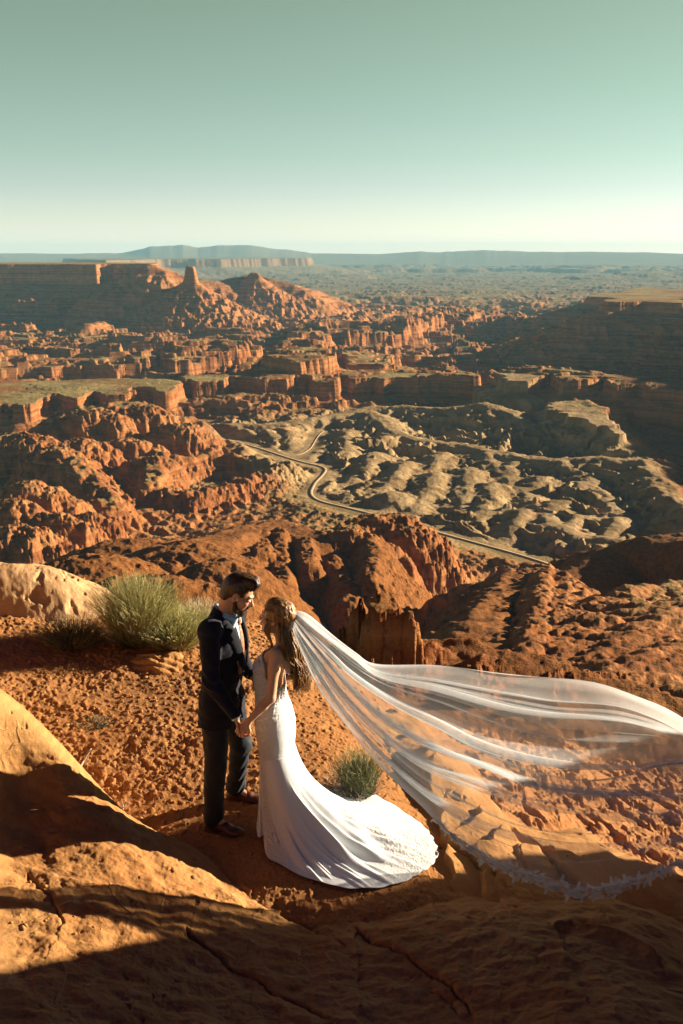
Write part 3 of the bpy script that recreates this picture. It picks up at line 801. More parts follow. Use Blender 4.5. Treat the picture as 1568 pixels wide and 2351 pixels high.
def build_ledge():
    az = np.concatenate([np.radians(np.linspace(-75, -21, int(70 * QUAL), endpoint=False)), np.radians(np.linspace(-21, 21, int(860 * QUAL))), np.radians(np.linspace(21, 80, int(80 * QUAL))[1:])])
    rr = np.concatenate([np.geomspace(0.8, 2.8, int(50 * QUAL), endpoint=False), np.geomspace(2.8, 17, int(1150 * QUAL))])
    A, R = np.meshgrid(az, rr)
    X = R * np.sin(A); Y = R * np.cos(A)
    Z, kind, d = ledge_height(X, Y)
    V = np.stack([X, Y, Z], -1).reshape(-1, 3)
    nr, na = Z.shape
    idx = np.arange(nr * na).reshape(nr, na)
    F = np.stack([idx[:-1, :-1], idx[:-1, 1:], idx[1:, 1:], idx[1:, :-1]], -1).reshape(-1, 4)[:, ::-1]
    keep = (Z.reshape(-1)[F].max(1) > -17.5)
    F = F[keep]
    uv, inv = np.unique(F, return_inverse=True)
    me = mesh_np('rock_ledge', V[uv], inv.reshape(-1, 4), True, dict(soil=(kind == 0).reshape(-1)[uv] * 1.0, pale=(kind == 4).reshape(-1)[uv] * 1.0, slab=((kind == 1) | (kind == 2)).reshape(-1)[uv] * 1.0))
    o = link('rock_ledge', me, M['ledge'])
    tag(o, kind='structure')
    return o

def ledge_material():
    m, nt, out = new_mat('ledge_sandstone')
    g = NT(nt)
    pos = g.n('ShaderNodeNewGeometry').outputs['Position']
    big = g.noise(pos, 0.9, 5, 0.6)
    mid = g.noise(pos, 5.0, 6, 0.65)
    fine = g.noise(pos, 45.0, 6, 0.7)
    rock = g.ramp(mid, [(0.3, (0.32, 0.148, 0.050)), (0.5, (0.42, 0.21, 0.074)), (0.7, (0.52, 0.30, 0.12))])
    rock2 = g.ramp(big, [(0.35, (0.38, 0.16, 0.048)), (0.6, (0.50, 0.275, 0.10))])
    rock = g.mix(0.5, rock, rock2)
    soil = g.ramp(fine, [(0.3, (0.26, 0.105, 0.036)), (0.55, (0.40, 0.19, 0.068)), (0.75, (0.50, 0.28, 0.12))])
    soil = g.mix(g.ramp(big, [(0.4, 0.0), (0.65, 0.6)]), soil, (0.42, 0.175, 0.05))
    pale = g.ramp(mid, [(0.3, (0.44, 0.24, 0.10)), (0.6, (0.60, 0.38, 0.19))])
    col = g.mix(g.attr('soil'), rock, soil)
    col = g.mix(g.attr('pale'), col, pale)
    # dark lichen specks and pale veins
    v = g.n('ShaderNodeTexVoronoi'); g.set(v.inputs['Vector'], pos); v.inputs['Scale'].default_value = 9.0
    sp = g.math('MULTIPLY', g.ramp(v.outputs[0], [(0.06, 1.0), (0.14, 0.0)]), g.ramp(big, [(0.5, 0.0), (0.62, 0.8)]))
    col = g.mix(sp, col, (0.10, 0.06, 0.035))
    # bedding planes cut by the slope: thin contour lines of a slow noise
    cn = g.noise(g.scalevec(pos, (1.1, 0.55, 1.6)), 1.0, 3, 0.45, 0.5)
    fr = g.math('FRACT', g.math('MULTIPLY', cn, 13.0))
    ln = g.math('MULTIPLY', g.ramp(fr, [(0.0, 1.0), (0.05, 0.8), (0.14, 0.0), (0.97, 0.0), (1.0, 1.0)]), g.ramp(g.noise(pos, 2.6, 4, 0.6), [(0.45, 0.0), (0.6, 1.0)]))
    vein = g.math('MULTIPLY', g.math('MULTIPLY', ln, 0.30), g.attr('slab'))
    col = g.mix(vein, col, (0.60, 0.38, 0.17))
    b0 = g.bump(g.math('MULTIPLY', g.math('ADD', ln, g.math('MULTIPLY', fr, 0.5)), g.attr('slab')), 0.010, 0.7)
    b1 = g.bump(mid, 0.03, 0.6, b0)
    b2 = g.bump(fine, 0.008, 0.8, b1)
    b3 = g.bump(g.noise(pos, 220.0, 3, 0.6), 0.0016, 0.9, b2)
    g.bsdf(out, col, 0.9, b3, 0.12)
    return m
M['ledge'] = ledge_material()
build_ledge()

# the outcrop beyond the right edge of the frame whose shadow lies over the foreground
def build_outcrop():
    xs = np.linspace(4.6, 12, 150); ys = np.linspace(-9, 11, 240)
    Y, X = np.meshgrid(ys, xs, indexing='ij')
    P = np.array([(5.75, 7.45), (7.0, 8.05), (10.0, 9.25), (11.2, 8), (11.2, -8), (6.2, -8), (5.6, -2), (5.4, 4)])
    d = poly_sd(X, Y, P) + 0.18 * fbm(X / 1.1, Y / 1.1, 4, 490)
    Z = np.interp(d, [-1.0, -0.3, 0, 0.12, 0.5, 2.5], [-3.5, -1.2, 1.6, 3.2, 4.0, 4.4]) + 0.18 * fbm(X / 0.8, Y / 0.8, 5, 491)
    Z = np.minimum(Z, 2.35 + 1.5 * (7.15 - (Y - .404 * (X - 5.8))) + .12 * fbm(X / 0.9, Y / 0.5, 4, 492))
    Z = np.maximum(Z, -3.5)
    V = np.stack([X, Y, Z], -1).reshape(-1, 3)
    idx = np.arange(X.size).reshape(X.shape)
    F = np.stack([idx[:-1, :-1], idx[:-1, 1:], idx[1:, 1:], idx[1:, :-1]], -1).reshape(-1, 4)
    me = mesh_np('rock_outcrop', V, F, True, dict(soil=np.zeros(X.size), pale=np.zeros(X.size), slab=np.zeros(X.size)))
    tag(link('rock_outcrop', me, M['ledge']), kind='structure')
build_outcrop()
# ---------------------------------------------------------------- implicit bodies: smooth unions of tapered limbs, meshed by surface nets
def vec(*a): return np.array(a, float)

def frame(f, up=(0, 0, 1)):
    """rotation with columns forward, left, up"""
    f = np.asarray(f, float); f = f / np.linalg.norm(f)
    l = np.cross(up, f); l = l / np.linalg.norm(l)
    return np.stack([f, l, np.cross(f, l)], 1)

class Field:
    def __init__(s, lo, hi, res):
        s.lo = np.asarray(lo, float); s.res = res
        s.n = np.ceil((np.asarray(hi) - s.lo) / res).astype(int) + 1
        s.F = np.full(s.n, 1.0, np.float32)
        s.ax = [s.lo[i] + res * np.arange(s.n[i]) for i in range(3)]
    def win(s, lo, hi):
        a = np.clip(np.floor((np.asarray(lo) - s.lo) / s.res).astype(int), 0, s.n)
        b = np.clip(np.ceil((np.asarray(hi) - s.lo) / s.res).astype(int) + 1, 0, s.n)
        sl = tuple(slice(i, j) for i, j in zip(a, b))
        g = np.meshgrid(*[s.ax[i][sl[i]] for i in range(3)], indexing='ij')
        return sl, np.stack(g, -1)
    def put(s, sl, d, k, op='add'):
        F = s.F[sl]
        if op == 'add':
            h = np.clip(0.5 + 0.5 * (F - d) / k, 0, 1)
            s.F[sl] = F * (1 - h) + d * h - k * h * (1 - h)
        elif op == 'sub':
            s.F[sl] = smax(F, -d, k)
        elif op == 'and':
            s.F[sl] = smax(F, d, k)
    def cap(s, a, b, ra, rb, k=0.015, op='add', flat=None):
        a = np.asarray(a, float); b = np.asarray(b, float)
        m = max(ra, rb) + 3 * k + 0.02
        sl, P = s.win(np.minimum(a, b) - m, np.maximum(a, b) + m)
        if P.size == 0: return
        ab = b - a
        t = np.clip(((P - a) @ ab) / (ab @ ab + 1e-12), 0, 1)
        q = P - a - t[..., None] * ab
        if flat is not None:     # squash across one axis
            ax, f = flat; ax = np.asarray(ax, float); ax = ax / np.linalg.norm(ax)
            q = q + (q @ ax)[..., None] * ax * (f - 1)
        s.put(sl, np.sqrt((q ** 2).sum(-1)) - (ra + t * (rb - ra)), k, op)
    def ell(s, c, r, R=None, k=0.015, op='add'):
        c = np.asarray(c, float); r = np.asarray(r, float)
        m = max(r) + 3 * k + 0.02
        sl, P = s.win(c - m, c + m)
        if P.size == 0: return
        q = P - c
        if R is not None: q = q @ R
        k0 = np.sqrt(((q / r) ** 2).sum(-1)); k1 = np.sqrt(((q / (r * r)) ** 2).sum(-1))
        s.put(sl, k0 * (k0 - 1) / np.maximum(k1, 1e-6), k, op)
    def box(s, c, h, R=None, k=0.004, op='add', rnd=0.004):
        c = np.asarray(c, float); h = np.asarray(h, float)
        m = np.linalg.norm(h) + 3 * k + 0.02
        sl, P = s.win(c - m, c + m)
        if P.size == 0: return
        q = P - c
        if R is not None: q = q @ R
        d = np.abs(q) - h + rnd
        dd = np.sqrt((np.maximum(d, 0) ** 2).sum(-1)) + np.minimum(d.max(-1), 0) - rnd
        s.put(sl, dd, k, op)
    def plane(s, p, n, k=0.004):
        """cut away everything on the side n points to"""
        sl, P = s.win(s.lo, s.lo + s.n * s.res)
        n = np.asarray(n, float); n = n / np.linalg.norm(n)
        s.put(sl, (P - np.asarray(p)) @ n, k, 'and')
    def points(s):
        return s.win(s.lo, s.lo + s.n * s.res)[1]
    def mesh(s, lvl=0.0):
        F = s.F - lvl
        I = F < 0
        nx, ny, nz = s.n
        c = [F[i:nx - 1 + i, j:ny - 1 + j, k:nz - 1 + k] for i in (0, 1) for j in (0, 1) for k in (0, 1)]
        ins = sum((q < 0).astype(np.int8) for q in c)
        act = (ins > 0) & (ins < 8)
        ids = -np.ones(act.shape, np.int64)
        A = np.argwhere(act)
        ids[act] = np.arange(len(A))
        vals = np.stack([q[act] for q in c], 1)
        off = np.array([(i, j, k) for i in (0, 1) for j in (0, 1) for k in (0, 1)], float)
        acc = np.zeros((len(A), 3)); cnt = np.zeros(len(A))
        for a in range(8):
            for b in range(a + 1, 8):
                if abs(off[a] - off[b]).sum() == 1:
                    va, vb = vals[:, a], vals[:, b]
                    m = (va < 0) != (vb < 0)
                    t = np.where(m, va / np.where(m, va - vb, 1), 0)
                    acc += m[:, None] * (off[a] + t[:, None] * (off[b] - off[a])); cnt += m
        V = s.lo + (A + acc / cnt[:, None]) * s.res
        quads = []
        for ax in range(3):
            o = [(0, 0, 0)] * 4
            u, w = [(1, 2), (2, 0), (0, 1)][ax]
            sl0 = [slice(1, s.n[i] - 1) for i in range(3)]; sl1 = list(sl0)
            sl0[ax] = slice(0, s.n[ax] - 1); sl1[ax] = slice(1, s.n[ax])
            a = I[tuple(sl0)]; b = I[tuple(sl1)]
            for cond, flip in ((a & ~b, False), (~a & b, True)):
                P = np.argwhere(cond)
                if len(P) == 0: continue
                base = P + [1, 1, 1]; base[:, ax] = P[:, ax]
                def cell(du, dw):
                    q = base.copy(); q[:, u] += du; q[:, w] += dw
                    return ids[q[:, 0], q[:, 1], q[:, 2]]
                qd = np.stack([cell(-1, -1), cell(0, -1), cell(0, 0), cell(-1, 0)], 1)
                if flip: qd = qd[:, ::-1]
                quads.append(qd)
        Q = np.concatenate(quads)
        Q = Q[(Q >= 0).all(1)]
        return V, Q

def put_mesh(name, VF, mat, base, parent=None, attrs=None, smooth_iter=0):
    V, Fc = VF
    if smooth_iter:
        e = np.concatenate([Fc[:, [0, 1]], Fc[:, [1, 2]], Fc[:, [2, 3]], Fc[:, [3, 0]]])
        for _ in range(smooth_iter):
            S = np.zeros_like(V); n = np.zeros(len(V))
            for ax in range(3):
                S[:, ax] = np.bincount(e[:, 0], V[e[:, 1], ax], len(V)) + np.bincount(e[:, 1], V[e[:, 0], ax], len(V))
            n = np.bincount(e[:, 0], minlength=len(V)) + np.bincount(e[:, 1], minlength=len(V))
            V = V * 0.4 + 0.6 * S / np.maximum(n, 1)[:, None]
    me = mesh_np(name, V - np.asarray(base), Fc, True, attrs)
    o = link(name, me, mat, parent)
    if parent is None: o.location = tuple(base)
    return o

def tubes(paths, nseg=5):
    """list of (points (n,3), radii (n,)) -> one mesh of tapering tubes"""
    Vs, Fs, off = [], [], 0
    for P, r in paths:
        P = np.asarray(P, float); r = np.asarray(r, float)
        n = len(P)
        T = np.gradient(P, axis=0); T /= np.linalg.norm(T, axis=1)[:, None] + 1e-9
        ref = np.where(np.abs(T[:, 2:3]) > 0.9, np.array([[1.0, 0, 0]]), np.array([[0, 0, 1.0]]))
        A = np.cross(T, ref); A /= np.linalg.norm(A, axis=1)[:, None] + 1e-9
        B = np.cross(T, A)
        th = np.arange(nseg) * 2 * math.pi / nseg
        ring = P[:, None] + r[:, None, None] * (np.cos(th)[None, :, None] * A[:, None] + np.sin(th)[None, :, None] * B[:, None])
        Vs.append(ring.reshape(-1, 3))
        i = np.arange(n - 1)[:, None] * nseg; j = np.arange(nseg)[None, :]; j2 = (j + 1) % nseg
        Fs.append(np.stack([i + j, i + j2, i + nseg + j2, i + nseg + j], -1).reshape(-1, 4) + off)
        off += n * nseg
    return np.concatenate(Vs), np.concatenate(Fs)

def spline(P, n):
    """Catmull-Rom through the rows of P, n samples"""
    P = np.asarray(P, float)
    Q = np.vstack([2 * P[0] - P[1], P, 2 * P[-1] - P[-2]])
    u = np.linspace(0, len(P) - 1 - 1e-9, n); i = u.astype(int); t = (u - i)[:, None]
    a, b, c, d = Q[i], Q[i + 1], Q[i + 2], Q[i + 3]
    return 0.5 * (2 * b + (c - a) * t + (2 * a - 5 * b + 4 * c - d) * t * t + (3 * b - a - 3 * c + d) * t ** 3)

# ---- materials of the figures
def cloth_mat(name, col, rough, spec=0.3, sheen=0.0, scale=900, dist=0.0006, col2=None, fold=0.0):
    m, nt, out = new_mat(name)
    g = NT(nt)
    pos = g.n('ShaderNodeTexCoord').outputs['Object']
    w = g.noise(pos, scale, 3, 0.7)
    c = g.mix(g.ramp(g.noise(pos, 12, 5, 0.6), [(0.3, 0.0), (0.7, 1.0)]), col, col2 or tuple(min(1, x * 1.25) for x in col))
    n = g.bump(w, dist, 0.8)
    if fold: n = g.bump(g.noise(g.scalevec(pos, (9, 9, 5)), 1.0, 4, 0.5, 0.8), fold, 0.7, n)
    b = g.bsdf(out, c, rough, n, spec)
    if sheen:
        b.inputs['Sheen Weight'].default_value = sheen; b.inputs['Sheen Roughness'].default_value = 0.4
    return m
def hair_mat(name, c0, c1, c2, rough=0.38):
    m, nt, out = new_mat(name)
    g = NT(nt)
    pos = g.n('ShaderNodeTexCoord').outputs['Object']
    v = g.noise(g.scalevec(pos, (60, 60, 14)), 1.0, 5, 0.7, 0.6)
    c = g.ramp(v, [(0.3, c0), (0.5, c1), (0.72, c2)])
    g.bsdf(out, c, rough, g.bump(g.noise(g.scalevec(pos, (420, 420, 60)), 1.0, 3, 0.6), 0.002, 0.9), 0.45)
    return m
def skin_mat(name, c0, c1):
    m, nt, out = new_mat(name)
    g = NT(nt)
    pos = g.n('ShaderNodeTexCoord').outputs['Object']
    c = g.mix(g.ramp(g.noise(pos, 22, 5, 0.6), [(0.35, 0.0), (0.7, 1.0)]), c0, c1)
    b = g.bsdf(out, c, 0.5, g.bump(g.noise(pos, 700, 3, 0.6), 0.0004, 0.6), 0.4)
    b.inputs['Subsurface Weight'].default_value = 0.12
    b.inputs['Subsurface Radius'].default_value = (0.012, 0.005, 0.003)
    return m
M['skin_man'] = skin_mat('tanned_skin', (0.52, 0.25, 0.145), (0.60, 0.31, 0.185))
M['skin_woman'] = skin_mat('warm_skin', (0.64, 0.35, 0.20), (0.72, 0.42, 0.25))
M['suit'] = cloth_mat('navy_wool', (0.013, 0.014, 0.022), 0.85, 0.2, 0.08, 1200, 0.0006, (0.021, 0.022, 0.033), 0.008)
M['trouser'] = cloth_mat('navy_trouser_wool', (0.014, 0.018, 0.025), 0.72, 0.25, 0.05, 1200, 0.0005, (0.022, 0.028, 0.038), 0.008)
M['shirt'] = cloth_mat('pale_blue_cotton', (0.46, 0.60, 0.66), 0.8, 0.2, 0, 1200, 0.0004)
M['tie'] = cloth_mat('rust_tie_silk', (0.30, 0.115, 0.05), 0.5, 0.4, 0.1, 500, 0.0006, (0.42, 0.20, 0.09))
M['leather'] = cloth_mat('brown_shoe_leather', (0.085, 0.028, 0.014), 0.35, 0.5, 0, 300, 0.0004, (0.12, 0.045, 0.022))
M['sole'] = cloth_mat('shoe_sole', (0.10, 0.055, 0.03), 0.7)
M['hair_man'] = hair_mat('dark_brown_hair', (0.020, 0.010, 0.005), (0.055, 0.028, 0.013), (0.13, 0.075, 0.035), 0.36)
M['hair_woman'] = hair_mat('light_brown_hair', (0.08, 0.032, 0.010), (0.24, 0.112, 0.032), (0.52, 0.29, 0.085), 0.36)
M['eye'] = cloth_mat('eye_white', (0.5, 0.47, 0.43), 0.2)
M['lip'] = cloth_mat('lips', (0.42, 0.13, 0.09), 0.45)

def head_field(Fd, c, R, sc=1.0, fem=False):
    T = lambda x, y, z: c + R @ (np.array([x, y, z]) * sc)
    E = lambda p, r, k=0.012, op='add': Fd.ell(T(*p), np.array(r) * sc, R, k, op)
    E((-.012, 0, .035), (.097, .076, .090))
    E((.028, 0, -.030), (.064, .060 - .004 * fem, .084), .02)
    E((.040, 0, -.078), (.046, .047 - .008 * fem, .036), .02)
    Fd.cap(T(.070, -.010, -.101), T(.070, .010, -.101), .016 * sc, .016 * sc, .015)
    E((.080, 0, .028), (.020, .046, .011 if not fem else .008), .012)
    Fd.cap(T(.090, 0, .016), T(.112, 0, -.024), .006 * sc, (.0125 - .002 * fem) * sc, .008)
    Fd.cap(T(.103, -.012, -.030), T(.103, .012, -.030), .0065 * sc, .0065 * sc, .006)
    for s in (-1, 1):
        E((.100, .031 * s, .006), (.016, .016, .011), .008, 'sub')
        Fd.cap(T(.084, .019 * s, .006), T(.078, .043 * s, .006), .0105 * sc, .0095 * sc, .004)      # lids over the eyeballs
        E((.062, .045 * s, -.022), (.024, .018, .020), .018)                                    # cheek
        E((-.004, .078 * s, -.004), (.020, .008, .031), .006)
        E((.000, .086 * s, -.000), (.011, .006, .018), .003, 'sub')
    E((.091, 0, -.055), (.012, .023, .0055), .004)
    E((.089, 0, -.066), (.012, .019, .0065), .004)
    return T

def hand(Fd, wrist, palm_dir, normal, curl, sc=1.0, spread=0.25, thumb=1, splay=None, curls=None):
    """palm and five separate fingers; normal = direction the palm faces; fingers curl towards it"""
    d = np.asarray(palm_dir, float); d /= np.linalg.norm(d)
    n = np.asarray(normal, float); n = n - d * (n @ d); n /= np.linalg.norm(n)
    a = np.cross(d, n)          # across the knuckles
    w = np.asarray(wrist, float)
    for q in (-1, -0.33, 0.33, 1):
        Fd.cap(w + a * q * .014 * sc, w + d * .082 * sc + a * q * .031 * sc, .0135 * sc, .0115 * sc, .008)
    L = [(.066, -1), (.078, -.34), (.074, .33), (.056, 1)]
    for i, (ln, q) in enumerate(L):
        p = w + d * .084 * sc + a * q * .030 * sc
        ang = 0.0
        c = curls[i] if curls else curl
        for j, fr in enumerate((.45, .31, .24)):
            ang += c * (0.75, 1.0, 0.8)[j]
            dr = d * math.cos(ang) + n * math.sin(ang) + a * q * spread * 0.12
            p2 = p + dr * ln * fr * sc * 1.08
            Fd.cap(p, p2, (.0092 - .0008 * j) * sc, (.0086 - .0009 * j) * sc, .002)
            p = p2
    t0 = w + d * .025 * sc - a * thumb * .020 * sc
    t1 = t0 + (d * .55 - a * thumb * .75 + n * .35) * .040 * sc
    t2 = t1 + (d * .85 - a * thumb * .2 + n * .45) * .030 * sc
    t3 = t2 + (d * .85 + a * thumb * .15 + n * .5) * .024 * sc
    Fd.cap(t0, t1, .015 * sc, .0115 * sc, .008); Fd.cap(t1, t2, .0108 * sc, .0098 * sc, .002); Fd.cap(t2, t3, .0098 * sc, .008 * sc, .002)

# ================================================================ groom
GF = vec(.94, -.34, 0); GF /= np.linalg.norm(GF); GL = vec(-GF[1], GF[0], 0); GR = frame(GF)
def gp(c, f=0, l=0): return vec(*c) + GF * f + GL * l
def build_groom():
    base = vec(-.79, 6.08, 0)
    hipc = vec(-.800, 6.10, .93); chc = vec(-.775, 6.10, 1.315)
    shR = gp((-.768, 6.10, 1.462), -.01, -.192); shL = gp((-.768, 6.10, 1.462), -.01, .192)
    elR = vec(-.832, 5.835, 1.150); wrR = vec(-.678, 5.795, .925)
    elL = vec(-.72, 6.36, 1.17); wrL = vec(-.615, 6.17, 1.045)
    neck0 = vec(-.772, 6.095, 1.475); headc = vec(-.672, 6.07, 1.645)
    HR = frame((.90, -.08, -.42))
    HR = HR @ np.array(Matrix.Rotation(math.radians(-6), 3, 'X'))
    hipR = gp(hipc, 0, -.088) - vec(0, 0, .03); hipL = gp(hipc, 0, .088) - vec(0, 0, .03)
    kneeR = vec(-.842, 5.955, .50); kneeL = vec(-.700, 6.235, .50)
    anR = vec(-.868, 5.955, .10); anL = vec(-.760, 6.345, .10)
    # body
    B = Field((-1.05, 5.62, -.02), (-.40, 6.55, 1.83), .0046)
    T = head_field(B, headc, HR)
    B.cap(neck0, T(-.035, 0, -.055), .058, .056, .02)
    B.ell(chc, (.100, .160, .19), GR, .03); B.ell(gp((-.79, 6.1, 1.10)), (.09, .135, .15), GR, .03); B.ell(hipc, (.10, .15, .11), GR, .03)
    B.cap(shR, shL, .045, .045, .03)
    for a, b, c in ((shR, elR, wrR), (shL, elL, wrL)):
        B.cap(a, b, .048, .038, .02); B.cap(b, c, .036, .025, .01)
    for a, b, c in ((hipR, kneeR, anR), (hipL, kneeL, anL)):
        B.cap(a, b, .075, .050, .02); B.cap(b, c, .048, .034, .01); B.cap(c, c + GF * .13 - vec(0, 0, .06), .03, .024, .01)
    hand(B, wrR + vec(.006, 0, -.012), vec(.22, -.06, -.97), vec(.95, .10, .2), .62, 1.0, .2, thumb=1)
    hand(B, wrL + vec(.01, -.004, -.006), vec(.80, -.25, -.45), vec(.3, -.6, -.4), .35, 1.0, .2, thumb=-1)
    g = put_mesh('person', B.mesh(), M['skin_man'], base, None, None, 1)
    tag(g, 'man in a navy suit and rust tie looking down at the bride, holding her hand', 'person', 'the couple on the ledge')
    # eyes
    for s in (-1, 1):
        E = Field(T(.083, .031 * s, .004) - .016, T(.083, .031 * s, .004) + .016, .002)
        E.ell(T(.0835, .031 * s, .002), (.0115, .0115, .008), HR, .001)
        put_mesh('eye', E.mesh(), M['eye'], base, g)
    # hair: short sides, swept-back quiff
    H = Field(headc - .16, headc + vec(.17, .16, .2), .0032)
    H.ell(T(-.018, 0, .047), (.105, .082, .094), HR, .01)
    H.ell(T(.036, -.010, .116), (.064, .060, .036), HR, .02)
    H.ell(T(.074, .008, .112), (.028, .044, .026), HR, .02)
    H.ell(T(-.065, 0, -.01), (.052, .062, .075), HR, .015)
    H.box(T(.125, 0, -.020), (.078, .12, .088), HR, .012, 'sub', .02)
    H.box(T(.0, 0, -.125), (.2, .12, .060), HR, .012, 'sub', .02)
    for s in (-1, 1): H.ell(T(.006, .084 * s, -.006), (.024, .02, .036), HR, .006, 'sub')
    P = H.points() - headc; Q = P @ HR
    st = vnoise3(np.stack([Q[..., 0] * 22 + Q[..., 2] * 16, Q[..., 1] * 230, Q[..., 2] * 40 - Q[..., 0] * 45], -1), 5)
    st2 = vnoise3(np.stack([Q[..., 0] * 14, Q[..., 1] * 80, Q[..., 2] * 14], -1), 6)
    top = sstep(.03, .10, Q[..., 2])
    H.F += ((0.0022 * st + 0.0028 * st2) * (0.4 + top)).astype(np.float32)
    put_mesh('hair', H.mesh(), M['hair_man'], base, g)
    rnd = random.Random(4)
    paths = []
    for i in range(150):
        y = rnd.uniform(-.062, .062); z0 = .105 - y * y * 6
        lift = rnd.uniform(.012, .036)
        p = [T(.078 + rnd.uniform(-.01, .008), y, .078), T(.092 + rnd.uniform(-.012, .004), y * .95, .108 + lift * .5), T(.066, y * .9 - .004, .134 + lift * .5), T(.025, y * .85 - .008, .140 + lift * .22), T(-.035, y * .8 - .01, .134 + rnd.uniform(0, .006)), T(-.085, y * .7 - .01, .10)]
        paths.append((spline(p, 14), np.linspace(.0022, .0011, 14)))
    put_mesh('quiff', tubes(paths, 4), M['hair_man'], base, g)
    # beard and brows
    D = Field(T(.04, 0, -.06) - .11, T(.04, 0, -.06) + .11, .0032)
    D.ell(T(.036, 0, -.074), (.055, .0545, .044), HR, .01)
    D.cap(T(.072, -.010, -.104), T(.072, .010, -.104), .020, .020, .015)
    D.cap(T(.098, -.018, -.045), T(.098, .018, -.045), .0075, .0075, .006)
    D.ell(T(.094, 0, -.061), (.022, .020, .0085), HR, .003, 'sub')
    D.box(T(.03, 0, .01), (.12, .12, .046), HR, .01, 'sub', .01)
    D.cap(T(.000, .064, -.03), T(.030, .050, -.085), .012, .018, .012); D.cap(T(.000, -.064, -.03), T(.030, -.050, -.085), .012, .018, .012)
    D.box(T(-.062, 0, -.08), (.050, .2, .2), HR, .01, 'sub', .01)
    D.F += (0.0016 * vnoise3((D.points()) * 260, 9)).astype(np.float32)
    put_mesh('beard', D.mesh(), M['hair_man'], base, g)
    br = [(spline([T(.096, .012 * s, .026), T(.098, .028 * s, .032), T(.088, .047 * s, .026)], 8), np.array([.002, .0034, .0036, .0036, .0034, .003, .0024, .0012])) for s in (-1, 1)]
    for q in br: put_mesh('eyebrow', tubes([q], 5), M['hair_man'], base, g)
    # shirt
    S = Field((-1.0, 5.72, .98), (-.52, 6.45, 1.62), .0045)
    S.ell(chc, (.118, .178, .205), GR, .02); S.ell(vec(-.785, 6.1, 1.12), (.112, .15, .15), GR, .02)
    S.cap(neck0 - vec(0, 0, .03), neck0 + vec(.028, -.004, .058), .072, .066, .02)
    S.plane(neck0 + vec(.03, 0, .060), (.38, -.05, 1))
    S.ell(neck0 + vec(.035, -.004, .085), (.062, .062, .07), None, .004, 'sub')
    put_mesh('shirt', S.mesh(), M['shirt'], base, g)
    # collar wings
    C = Field((-.90, 5.92, 1.40), (-.56, 6.24, 1.62), .003)
    for s in (-1, 1):
        a = gp(neck0, -.058, .020 * s) + vec(0, 0, .072); b = gp(neck0, .015, .072 * s) + vec(0, 0, .040); c = gp(neck0, .098, .022 * s) + vec(0, 0, .012); d = gp(neck0, .085, .058 * s) - vec(0, 0, .035)
        for u, v in ((a, b), (b, c), (b, d), (c, d)):
            pts_ = spline([u, (u + v) / 2, v], 4)
            for i in range(3): C.cap(pts_[i], pts_[i + 1], .015, .014, .009)
    put_mesh('collar', C.mesh(), M['shirt'], base, g, None, 1)
    # tie: knot and blade
    Tt = Field((-.80, 5.90, 1.05), (-.50, 6.2, 1.56), .003)
    kn = gp(neck0, .112, -.002) - vec(0, 0, .008)
    Tt.cap(kn + vec(0, 0, .012), kn - vec(0, 0, .014), .021, .013, .005, flat=(GF, 1.5))
    pl = [kn - vec(0, 0, .012), gp(kn, .020, -.006) - vec(0, 0, .10), gp(kn, .022, -.010) - vec(0, 0, .20), gp(kn, .006, -.012) - vec(0, 0, .32)]
    q = spline(pl, 10); w = np.linspace(.014, .038, 10)
    for i in range(9): Tt.cap(q[i], q[i + 1], w[i], w[i + 1], .004, flat=(GF, 4.5))
    tie = put_mesh('tie', Tt.mesh(), M['tie'], base, g)
    # jacket
    J = Field((-1.10, 5.60, .66), (-.46, 6.60, 1.60), .0048)
    J.ell(chc, (.140, .198, .205), GR, .03); J.ell(vec(-.792, 6.1, 1.10), (.130, .168, .17), GR, .04)
    J.ell(hipc + vec(-.004, 0, -.02), (.140, .190, .16), GR, .04)
    J.cap(gp(hipc, 0, -.07) - vec(0, 0, .05), gp(hipc, -.004, -.085) - vec(0, 0, .19), .125, .135, .03, flat=(GF, 1.05))
    J.cap(gp(hipc, 0, .07) - vec(0, 0, .05), gp(hipc, -.004, .085) - vec(0, 0, .19), .125, .135, .03, flat=(GF, 1.05))
    J.cap(shR, shL, .066, .066, .035)
    J.ell(gp(chc, -.045, -.09) + vec(0, 0, .06), (.075, .09, .12), GR, .03); J.ell(gp(chc, -.045, .09) + vec(0, 0, .06), (.075, .09, .12), GR, .03)
    J.cap(neck0 - vec(0, 0, .05), neck0 + vec(-.004, 0, .028), .105, .078, .03)
    J.plane(hipc - vec(0, 0, .165), (-.05, 0, -1))
    for a, b, c, so in ((shR, elR, wrR, 1), (shL, elL, wrL, -1)):
        J.cap(a - vec(0, 0, .008), b, .070, .054, .03); J.cap(b, b + (c - b) * .93, .055, .041, .02)
    # neck hole and the open V of the front
    J.ell(neck0 + vec(.045, 0, .085), (.102, .088, .098), None, .005, 'sub')
    sl, P = J.win(J.lo, J.lo + J.n * J.res)
    q = (P - (neck0 + vec(0, 0, .0))) @ GR
    depth = q[..., 2] + .345                    # 0 at the button
    half = np.clip(depth, 0, .36) * 0.30
    v = np.abs(q[..., 1] + .004) - half
    v = np.maximum(v, -(q[..., 0] - .035)); v = np.maximum(v, -depth)
    J.put(sl, v, .004, 'sub')
    low = np.maximum(np.abs(q[..., 1] + .004) - np.clip(-q[..., 2] - .52, 0, 1) * .30, -(q[..., 0] - .03))   # skirts part below the button
    J.put(sl, low, .004, 'sub')
    vent = np.maximum(np.maximum(np.abs(q[..., 1]) - .007, q[..., 0] + .03), q[..., 2] + .50)
    J.put(sl, vent, .003, 'sub')
    fold = vnoise3(P * vec(9, 9, 22) + (P[..., 2:3] * 9), 21) * .0055 + vnoise3(P * vec(26, 26, 40), 22) * .0022
    J.F += fold.astype(np.float32)
